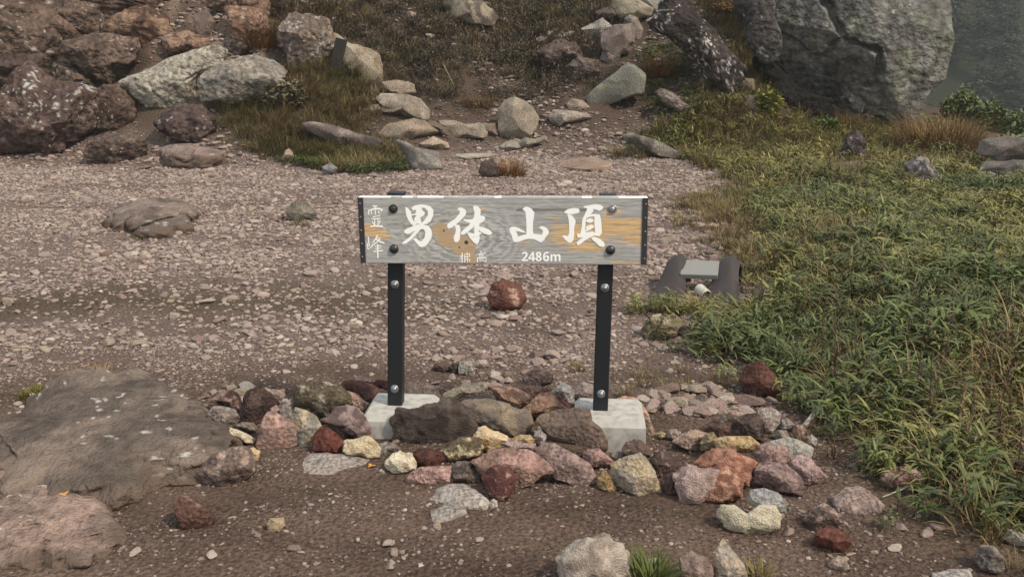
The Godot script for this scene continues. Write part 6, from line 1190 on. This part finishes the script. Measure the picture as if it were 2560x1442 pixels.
	rock("grey_slab", "flat-faced tan-grey step slab left of the round boulder", "stone slab", "stones of the rough stone steps", Vector3(-0.375, 0.424, -12.622), 0.051, 0.077, [-0.565, 0.215, -0.362, 0.215, -0.237, 0.17, -0.021, 0.18, 0.029, 0.056, 0, 0, -0.41, 0.002], 0.136, "block", Color(0.3418, 0.2906, 0.2339), Color(0.2875, 0.242, 0.1963), 0.5, 4)
	rock("grey_slab", "thin dark side stone between the two step slabs", "stone slab", "stones of the rough stone steps", Vector3(-0.776, 0.442, -12.469), 0.075, 0.076, [-0.31, 0.207, -0.199, 0.195, -0.066, 0.106, 0, 0, -0.09, 0.006, -0.2, 0.096], 0.128, "block", Color(0.1745, 0.1381, 0.1097), Color(0.1745, 0.1381, 0.1097), 0.5, 4)
	rock("round_boulder", "roundish tan-grey boulder standing on the steps", "boulder", "stones of the rough stone steps", Vector3(0.06, 0.369, -12.789), -0.006, 0.067, [-0.231, 0.426, -0.161, 0.517, -0.058, 0.541, 0.08, 0.505, 0.206, 0.415, 0.267, 0.291, 0.242, 0.166, 0.15, 0.057, 0, 0, -0.116, 0, -0.208, 0.097, -0.225, 0.268], 0.176, "block", Color(0.3478, 0.2962, 0.2391), Color(0.3997, 0.3448, 0.2787), 0.6, 4)
	rock("tan_stone", "small dull stone between step slab and round boulder", "stone", "stones of the rough stone steps", Vector3(-0.333, 0.427, -12.78), 0.022, 0.077, [-0.045, 0.165, 0.116, 0.165, 0.139, 0.017, 0, 0], 0.075, "block", Color(0.2325, 0.1834, 0.1494), Color(0.2325, 0.1834, 0.1494), 0.5, 3)
	rock("tan_stone", "pinkish-tan wedge stone in front of the steps", "stone", "stones of the rough stone steps", Vector3(-0.913, 0.315, -12.16), 0.08, 0.09, [-0.234, 0.073, -0.074, 0.158, 0.1, 0.081, 0.11, 0.016, 0, 0, -0.164, 0.018], 0.118, "block", Color(0.4275, 0.3434, 0.2664), Color(0.4275, 0.3434, 0.2664), 0.5, 4)
	rock("grey_slab", "tapering blue-grey slab beside the green ground cover", "stone slab", "stones of the rough stone steps", Vector3(-0.98, 0.176, -11.111), 0.098, 0.103, [-0.373, 0.338, -0.293, 0.348, -0.194, 0.287, -0.095, 0.246, 0.125, 0.204, 0.157, 0.023, 0, 0, -0.181, 0.022, -0.218, 0.138, -0.295, 0.258], 0.136, "block", Color(0.2964, 0.2738, 0.2467), Color(0.2197, 0.2019, 0.1844), 0.5, 4)
	rock("white_slab", "thin whitish slab lying flat before the steps", "stone slab", "stones of the rough stone steps", Vector3(-0.441, 0.24, -12.156), 0, 1.571, [-0.258, -0.099, -0.147, 0.109, 0.013, 0.31, 0.183, 0.294, 0.258, 0.156, 0.125, -0.1, -0.047, -0.184, -0.139, -0.31], 0.026, "slab", Color(0.4225, 0.3802, 0.3182), Color(0.4225, 0.3802, 0.3182), 0.5, 4)
	rock("grey_stone", "grey flat stone right of the thin whitish slab", "stone", "stones of the rough stone steps", Vector3(0.013, 0.27, -12.457), 0.002, 0.093, [-0.169, 0.056, -0.09, 0.112, 0.034, 0.128, 0.102, 0.045, 0, 0, -0.136, 0.006], 0.094, "block", Color(0.3334, 0.3023, 0.2618), Color(0.3334, 0.3023, 0.2618), 0.5, 4)
	rock("grey_stone", "pair-edged grey stone below the round boulder", "stone", "stones of the rough stone steps", Vector3(0.093, 0.284, -12.537), -0.02, 0.09, [-0.012, 0.09, 0.079, 0.146, 0.192, 0.124, 0.317, 0.169, 0.323, 0.102, 0.193, 0.057, 0.091, 0.011, 0, 0], 0.12, "block", Color(0.3104, 0.2745, 0.2305), Color(0.3104, 0.2745, 0.2305), 0.5, 4)
	rock("pale_slab", "hollow-edged pale slab right of the round boulder", "stone slab", "stones of the rough stone steps", Vector3(0.639, 0.53, -13.152), -0.06, 0.065, [-0.134, 0.122, -0.069, 0.219, 0.08, 0.212, 0.228, 0.196, 0.426, 0.124, 0.246, 0.074, 0.082, 0.057, 0, 0, -0.083, 0.04], 0.178, "slab", Color(0.3596, 0.3072, 0.255), Color(0.1696, 0.138, 0.1169), 0.66, 4)
	rock("pink_slab", "flat dusty-pink stone above the hollow-edged slab", "stone slab", "stones of the rough stone steps", Vector3(0.955, 0.716, -13.453), -0.068, 0.052, [-0.203, 0.099, -0.12, 0.165, 0.014, 0.141, 0.117, 0.05, 0, 0, -0.152, 0.024], 0.118, "slab", Color(0.3027, 0.244, 0.2083), Color(0.3027, 0.244, 0.2083), 0.5, 4)
	rock("pink_boulder", "mauve-pink block boulder, upper one beside the dark rib", "boulder", "stones of the rough stone steps", Vector3(1.531, 1.476, -14.472), -0.107, -0.013, [-0.211, 0.286, -0.046, 0.397, 0.201, 0.422, 0.25, 0.25, 0.177, 0.035, 0, 0, -0.198, 0.078], 0.144, "block", Color(0.3034, 0.2445, 0.2193), Color(0.2353, 0.1907, 0.1739), 0.5, 4)
	rock("mauve_rock", "mauve block under the mauve-pink block boulder", "rock", "stones of the rough stone steps", Vector3(1.542, 1.302, -14.449), -0.099, 0.005, [-0.243, 0.096, -0.193, 0.252, 0.039, 0.2, 0, 0, -0.17, 0.017], 0.118, "block", Color(0.2061, 0.17, 0.1633), Color(0.2061, 0.17, 0.1633), 0.5, 4)
	rock("pink_slab", "leaning pinkish slab beside the cream top boulder", "stone slab", "stones of the rough stone steps", Vector3(1.905, 1.696, -14.792), -0.122, -0.025, [-0.225, 0.281, -0.155, 0.342, -0.045, 0.298, 0.041, 0.141, 0, 0, -0.091, 0.018], 0.11, "block", Color(0.279, 0.2344, 0.1997), Color(0.279, 0.2344, 0.1997), 0.5, 4)
	rock("pale_slab", "tilted pale bluish-grey slab on the upper slope", "stone slab", "stones of the rough stone steps", Vector3(1.201, 1.725, -15.335), -0.085, -0.024, [-0.13, 0.133, 0.052, 0.214, 0.182, 0.283, 0.324, 0.169, 0.224, 0.083, 0, 0, -0.057, 0.042], 0.119, "slab", Color(0.3827, 0.3559, 0.3254), Color(0.3827, 0.3559, 0.3254), 0.5, 4)
	rock("pale_slab", "narrow pale slab on the upper slope", "stone slab", "stones of the rough stone steps", Vector3(0.678, 1.659, -15.436), -0.051, -0.016, [-0.061, 0.046, -0.02, 0.092, 0.15, 0.138, 0.282, 0.165, 0.264, 0.101, 0.151, 0.046, 0, 0], 0.125, "slab", Color(0.3913, 0.3505, 0.2958), Color(0.3913, 0.3505, 0.2958), 0.5, 4)
	rock("cream_boulder", "cream-white boulder at the top edge by the dark rib", "boulder", "stones of the rough stone steps", Vector3(1.911, 2.014, -15.658), -0.12, -0.043, [-0.329, 0.177, -0.313, 0.323, -0.048, 0.34, 0.087, 0.266, 0.289, 0.155, 0.245, 0.054, 0, 0, -0.191, 0.01, -0.288, 0.084], 0.185, "round", Color(0.4117, 0.3767, 0.2967), Color(0.3354, 0.291, 0.2179), 0.5, 4)
	rock("brown_rock", "dull brown stone under the cream-white boulder", "rock", "stones of the rough stone steps", Vector3(1.61, 1.95, -15.697), -0.096, -0.036, [-0.31, 0.168, -0.159, 0.241, -0.006, 0.24, 0.113, 0.074, 0, 0, -0.155, 0.075], 0.17, "block", Color(0.1499, 0.1209, 0.0981), Color(0.1499, 0.1209, 0.0981), 0.5, 4)
	rock("white_stone", "greyish-white stone right of the cream-white boulder", "stone", "stones of the rough stone steps", Vector3(2.265, 2.119, -15.743), -0.139, -0.047, [-0.237, 0.241, 0.029, 0.258, 0.11, 0.11, 0, 0, -0.079, 0.074], 0.145, "block", Color(0.3831, 0.3562, 0.3132), Color(0.3831, 0.3562, 0.3132), 0.5, 4)
	rock("dark_rib_boulder", "long dark rib of rock with bright white lichen patches", "boulder", "boulders of the rocky slope", Vector3(3.125, 0.867, -13.404), -0.184, -0.005, [-1.281, 1.056, -1.155, 1.231, -1.029, 1.389, -0.768, 1.387, -0.612, 1.148, -0.359, 0.955, -0.201, 0.715, 0.005, 0.489, 0.037, 0.213, 0, 0, -0.198, 0.031, -0.374, 0.26, -0.713, 0.488, -0.838, 0.699, -1.008, 0.845, -1.209, 0.91], 0.338, "cliff", Color(0.0709, 0.0583, 0.0552), Color(0.0475, 0.0379, 0.0365), 0.5, 5, "lichen")
	rock("lichen_boulder", "grey-green lichen boulder at the right of the steps", "boulder", "stones of the rough stone steps", Vector3(1.098, 0.759, -13.571), -0.106, 0.033, [-0.045, 0.116, 0.029, 0.233, 0.244, 0.399, 0.473, 0.576, 0.574, 0.547, 0.719, 0.433, 0.693, 0.186, 0.419, 0.119, 0.186, 0.018, 0, 0], 0.238, "round", Color(0.2225, 0.2149, 0.1869), Color(0.3312, 0.3329, 0.2219), 0.66, 4)
	rock("tan_rock", "small tan block at the foot of the dark rib", "rock", "", Vector3(3.222, 0.947, -13.477), -0.237, 0.032, [-0.056, 0.131, -0.012, 0.213, 0.086, 0.198, 0.119, 0.05, 0, 0], 0.074, "block", Color(0.2803, 0.2191, 0.1536), Color(0.2803, 0.2191, 0.1536), 0.5, 3)
	rock("mauve_rock", "mauve rock below the small tan block", "rock", "", Vector3(3.323, 0.705, -13.082), -0.239, 0.05, [-0.278, 0.109, -0.157, 0.24, -0.061, 0.224, 0.025, 0.113, 0, 0, -0.207, -0.003], 0.13, "block", Color(0.227, 0.1835, 0.1626), Color(0.227, 0.1835, 0.1626), 0.5, 4)
	rock("mauve_slab", "smooth mauve stone embedded in the grassy bank", "stone slab", "", Vector3(2.32, 0.695, -13.254), -0.166, 0.048, [-0.363, 0.274, -0.275, 0.324, -0.142, 0.276, -0.007, 0.163, 0.177, 0.051, 0, 0, -0.234, 0.112], 0.22, "dome", Color(0.2116, 0.1701, 0.1546), Color(0.2116, 0.1701, 0.1546), 0.5, 4)
	rock("grey_stone", "small pale stone beside the dark hollow under the boulder", "stone", "", Vector3(3.362, 1.215, -13.988), -0.232, 0.015, [-0.138, 0.05, -0.075, 0.127, 0.031, 0.051, 0, 0], 0.073, "block", Color(0.2705, 0.2553, 0.2186), Color(0.2705, 0.2553, 0.2186), 0.5, 3)
	rock("giant_boulder", "giant grey boulder with a dark crack and green lichen", "boulder", "", Vector3(5.567, 0.442, -14.085), -0.333, -0.031, [-1.955, 2.801, -1.101, 2.997, -0.134, 2.731, 0.455, 2.148, 0.55, 1.574, 0.605, 1.126, 0.584, 0.691, 0.395, 0.509, 0.381, 0.265, 0.264, 0.079, 0, 0, -0.172, 0.172, -0.777, 0.286, -1.108, 0.385, -1.339, 0.465, -1.537, 0.652, -1.716, 0.881, -1.872, 1.399, -1.978, 1.808], 0.787, "giant", Color(0.2301, 0.2196, 0.2011), Color(0.1653, 0.1598, 0.149), 0.5, 6, "crack")
	rock("dark_boulder", "dark grey rock face joined to the left of the giant boulder", "boulder", "", Vector3(3.678, 1.355, -13.523), -0.241, -0.035, [-0.702, 1.217, -0.343, 1.247, -0.111, 0.835, -0.005, 0.364, 0, 0, -0.269, -0.001, -0.439, 0.269, -0.672, 0.653], 0.214, "cliff", Color(0.11, 0.0995, 0.0983), Color(0.0728, 0.0651, 0.0643), 0.5, 4)
	rock("added_shade_rock", "blackish rock deep in the hollow under the giant boulder", "boulder", "", Vector3(4.033, 0.48, -13.715), -0.284, 0.038, [-0.649, 0.911, -0.454, 0.951, 0.042, 0.519, 0.476, 0.366, 0.577, 0.052, 0, 0, -0.317, 0.034, -0.543, 0.473], 0.257, "cliff", Color(0.018, 0.0163, 0.0156), Color(0.018, 0.0163, 0.0156), 0.5, 5)  # near-black rock added to stand in for shade; its label seeds the shape
	rock("dark_rock", "blackish rock with a white glint in the bright grass", "rock", "", Vector3(3.91, 0.185, -11.643), -0.332, 0.09, [-0.152, 0.029, 0.055, 0.14, 0.102, 0.382, 0.264, 0.403, 0.357, 0.253, 0.352, 0.116, 0.195, 0.042, 0, 0], 0.236, "cliff", Color(0.0913, 0.0706, 0.0753), Color(0.0562, 0.0454, 0.0492), 0.5, 4)
	rock("dark_rock", "bluish dark lichened rock sunk in the grass", "rock", "", Vector3(4.445, 0.148, -9.758), -0.407, 0.111, [-0.432, 0.229, -0.33, 0.322, -0.205, 0.298, -0.066, 0.129, 0, 0, -0.204, 0.004, -0.366, 0.114], 0.194, "cliff", Color(0.1323, 0.1202, 0.1224), Color(0.247, 0.2113, 0.1933), 0.5, 4)
	rock("grey_boulder", "mauve-grey boulder at the right edge, upper of two", "boulder", "", Vector3(5.529, 0.314, -10.789), -0.474, 0.086, [-0.272, 0.084, -0.244, 0.23, -0.001, 0.272, 0.258, 0.25, 0.283, 0.03, 0, 0], 0.23, "block", Color(0.1827, 0.1672, 0.1518), Color(0.235, 0.1905, 0.169), 0.5, 4)
	rock("grey_boulder", "mauve-grey boulder at the right edge, lower of two", "boulder", "", Vector3(5.504, 0.163, -10.093), -0.476, 0.107, [-0.522, 0.123, -0.489, 0.202, -0.161, 0.234, -0.024, 0.21, 0, 0, -0.274, 0.014], 0.209, "block", Color(0.1812, 0.1613, 0.1462), Color(0.1317, 0.1196, 0.1108), 0.5, 4)
	rock("pale_slab", "thin pale slab under the right-edge boulders", "stone slab", "", Vector3(5.278, 0.159, -10.066), -0.467, 0.112, [-0.383, 0.108, -0.259, 0.122, 0.023, 0.039, 0, 0, -0.224, 0.048], 0.139, "slab", Color(0.3346, 0.2905, 0.2566), Color(0.3346, 0.2905, 0.2566), 0.5, 4)
	rock("grey_rock", "rounded grey rock among the bushes right of the giant boulder", "rock", "", Vector3(7.341, 0.412, -15.556), -0.441, 0.054, [-0.203, 0.131, -0.194, 0.257, -0.032, 0.305, 0.121, 0.241, 0.196, 0.119, 0, 0], 0.196, "round", Color(0.2388, 0.2307, 0.2064), Color(0.2388, 0.2307, 0.2064), 0.5, 4)
	rock("mossy_rock", "mossy flat rock below the blackish rock in the grass", "rock", "", Vector3(3.723, 0.167, -10.672), -0.332, 0.111, [-0.249, 0.054, -0.118, 0.139, 0.108, 0.163, 0.161, 0.07, 0, 0, -0.199, 0], 0.139, "slab", Color(0.192, 0.1666, 0.1191), Color(0.1388, 0.1424, 0.069), 0.5, 4)
	rock("grey_rock", "small grey rock wedged under the giant boulder", "rock", "", Vector3(5.579, 0.446, -14.173), -0.365, 0.062, [-0.314, 0.201, -0.118, 0.225, 0, 0, -0.177, -0.005], 0.137, "block", Color(0.2274, 0.209, 0.1863), Color(0.2274, 0.209, 0.1863), 0.5, 4)
	rock("brown_rock", "shaded brown rock under the overhanging tip of the pale slab", "rock", "boulders of the rocky slope", Vector3(-4.973, 0.497, -12.296), 0.387, 0.051, [-0.304, 0.478, -0.127, 0.647, 0.054, 0.595, 0.222, 0.37, 0.224, 0.119, 0, 0, -0.275, 0.058], 0.232, "cliff", Color(0.1443, 0.1, 0.0828), Color(0.0908, 0.0647, 0.054), 0.5, 4)
	rock("grey_rock", "rough grey-brown rock between dark grey boulder and tan outcrop", "rock", "boulders of the rocky slope", Vector3(-5.457, 1.508, -13.763), 0.376, -0.019, [-0.222, 0.374, 0.049, 0.536, 0.298, 0.433, 0.27, 0.109, 0, 0, -0.221, 0.107], 0.246, "cliff", Color(0.1421, 0.1087, 0.0921), Color(0.2089, 0.1436, 0.1073), 0.5, 4)
	rock("tan_rock", "crumbly tan ledge just above the top corner of the pale slab", "rock", "boulders of the rocky slope", Vector3(-4.249, 1.402, -13.439), 0.313, -0.007, [-0.49, 0.288, -0.125, 0.394, 0.231, 0.317, 0.321, 0.106, 0, 0, -0.407, 0.053], 0.317, "cliff", Color(0.2957, 0.1977, 0.1426), Color(0.1498, 0.0959, 0.072), 0.5, 4)
	rock("rust_rock", "reddish-brown rough ledge left of the dark hollow", "rock", "boulders of the rocky slope", Vector3(-3.447, 1.508, -13.522), 0.258, -0.023, [-0.433, 0.573, 0.091, 0.631, 0.231, 0.318, 0, 0, -0.365, 0.053], 0.3, "cliff", Color(0.1733, 0.1066, 0.0825), Color(0.2626, 0.1676, 0.1217), 0.5, 4)
	rock("dark_rock", "dark brown rock filling the cleft above the huge mauve-brown boulder", "rock", "boulders of the rocky slope", Vector3(-5.72, 0.839, -12.926), 0.416, 0.027, [-0.33, 0.517, -0.04, 0.567, 0.279, 0.359, 0.352, 0.098, 0, 0, -0.314, 0.212], 0.351, "cliff", Color(0.0954, 0.0685, 0.0562), Color(0.1455, 0.1044, 0.0852), 0.5, 4)
	rock("striped_rock", "layered grey rock with dark bands at the top edge centre", "rock", "boulders of the rocky slope", Vector3(-0.309, 1.917, -15.376), 0.042, -0.043, [-0.735, 0.307, -0.487, 0.483, -0.183, 0.367, 0.062, 0.131, 0, 0, -0.37, 0.041, -0.646, 0.13], 0.249, "slab", Color(0.3353, 0.291, 0.2232), Color(0.1287, 0.1095, 0.0913), 0.5, 4)
	rock("mauve_rock", "dull mauve rock half lost in the heath scrub", "rock", "boulders of the rocky slope", Vector3(0.768, 1.25, -14.54), -0.05, 0.001, [-0.415, 0.258, -0.123, 0.457, 0.171, 0.401, 0.322, 0.144, 0, 0, -0.296, 0.029], 0.302, "cliff", Color(0.1472, 0.1093, 0.096), Color(0.1051, 0.0749, 0.0657), 0.5, 4)
	rock("grey_rock", "small grey rock in the heath scrub left of the lichen boulder", "rock", "boulders of the rocky slope", Vector3(0.981, 1.116, -14.171), -0.071, 0.015, [-0.233, 0.197, -0.006, 0.337, 0.224, 0.281, 0.286, 0.085, 0, 0], 0.212, "cliff", Color(0.1764, 0.1337, 0.1166), Color(0.1764, 0.1337, 0.1166), 0.5, 4)
	rock("rock_face", "rough mauve-brown rock face rising behind the huge lichened boulder", "rock face", "boulders of the rocky slope", Vector3(-6.403, -0.126, -13.01), 0.557, 0.04, [-4.077, 0.313, -3.517, 1.678, -1.146, 1.975, -0.27, 1.837, 0.431, 1.687, 1.171, 1.473, 1.686, 1.249, 1.765, 0.912, 1.297, 0.591, 0.779, 0.171, 0, 0], 0.581, "face", Color(0.1339, 0.095, 0.0828), Color(0.0956, 0.0686, 0.0587), 0.5, 6)
	rock("rock_face", "rough brown rock face between the wedge boulder and the tan outcrop", "rock face", "boulders of the rocky slope", Vector3(-6.245, 0.891, -14.141), 0.516, -0.024, [-4.825, 0.291, -4.575, 1.753, -0.846, 1.621, 0.139, 1.442, 1.214, 1.36, 2.132, 1.209, 2.599, 0.86, 2.327, 0.438, 1.596, 0.324, 0.723, 0.159, 0, 0], 0.603, "face", Color(0.1656, 0.1152, 0.0915), Color(0.1142, 0.0793, 0.0671), 0.5, 6)
	rock("rock_face", "rough reddish-brown rock face along the top edge above the outcrop", "rock face", "boulders of the rocky slope", Vector3(-3.448, 1.638, -16.421), 0.475, -0.081, [-8.475, 0.212, -8.139, 2.003, -2.648, 2.426, 0.335, 2.538, 0.703, 0.97, 0.553, 0.327, 0, 0, -1.294, 0.057, -2.84, 0.107], 0.734, "face", Color(0.1771, 0.1186, 0.0961), Color(0.1161, 0.0793, 0.0645), 0.5, 6)
	build_sign()
	build_small_things()
	scatter_stones()
	scatter_gravel(polys)
	plant_cover(polys)
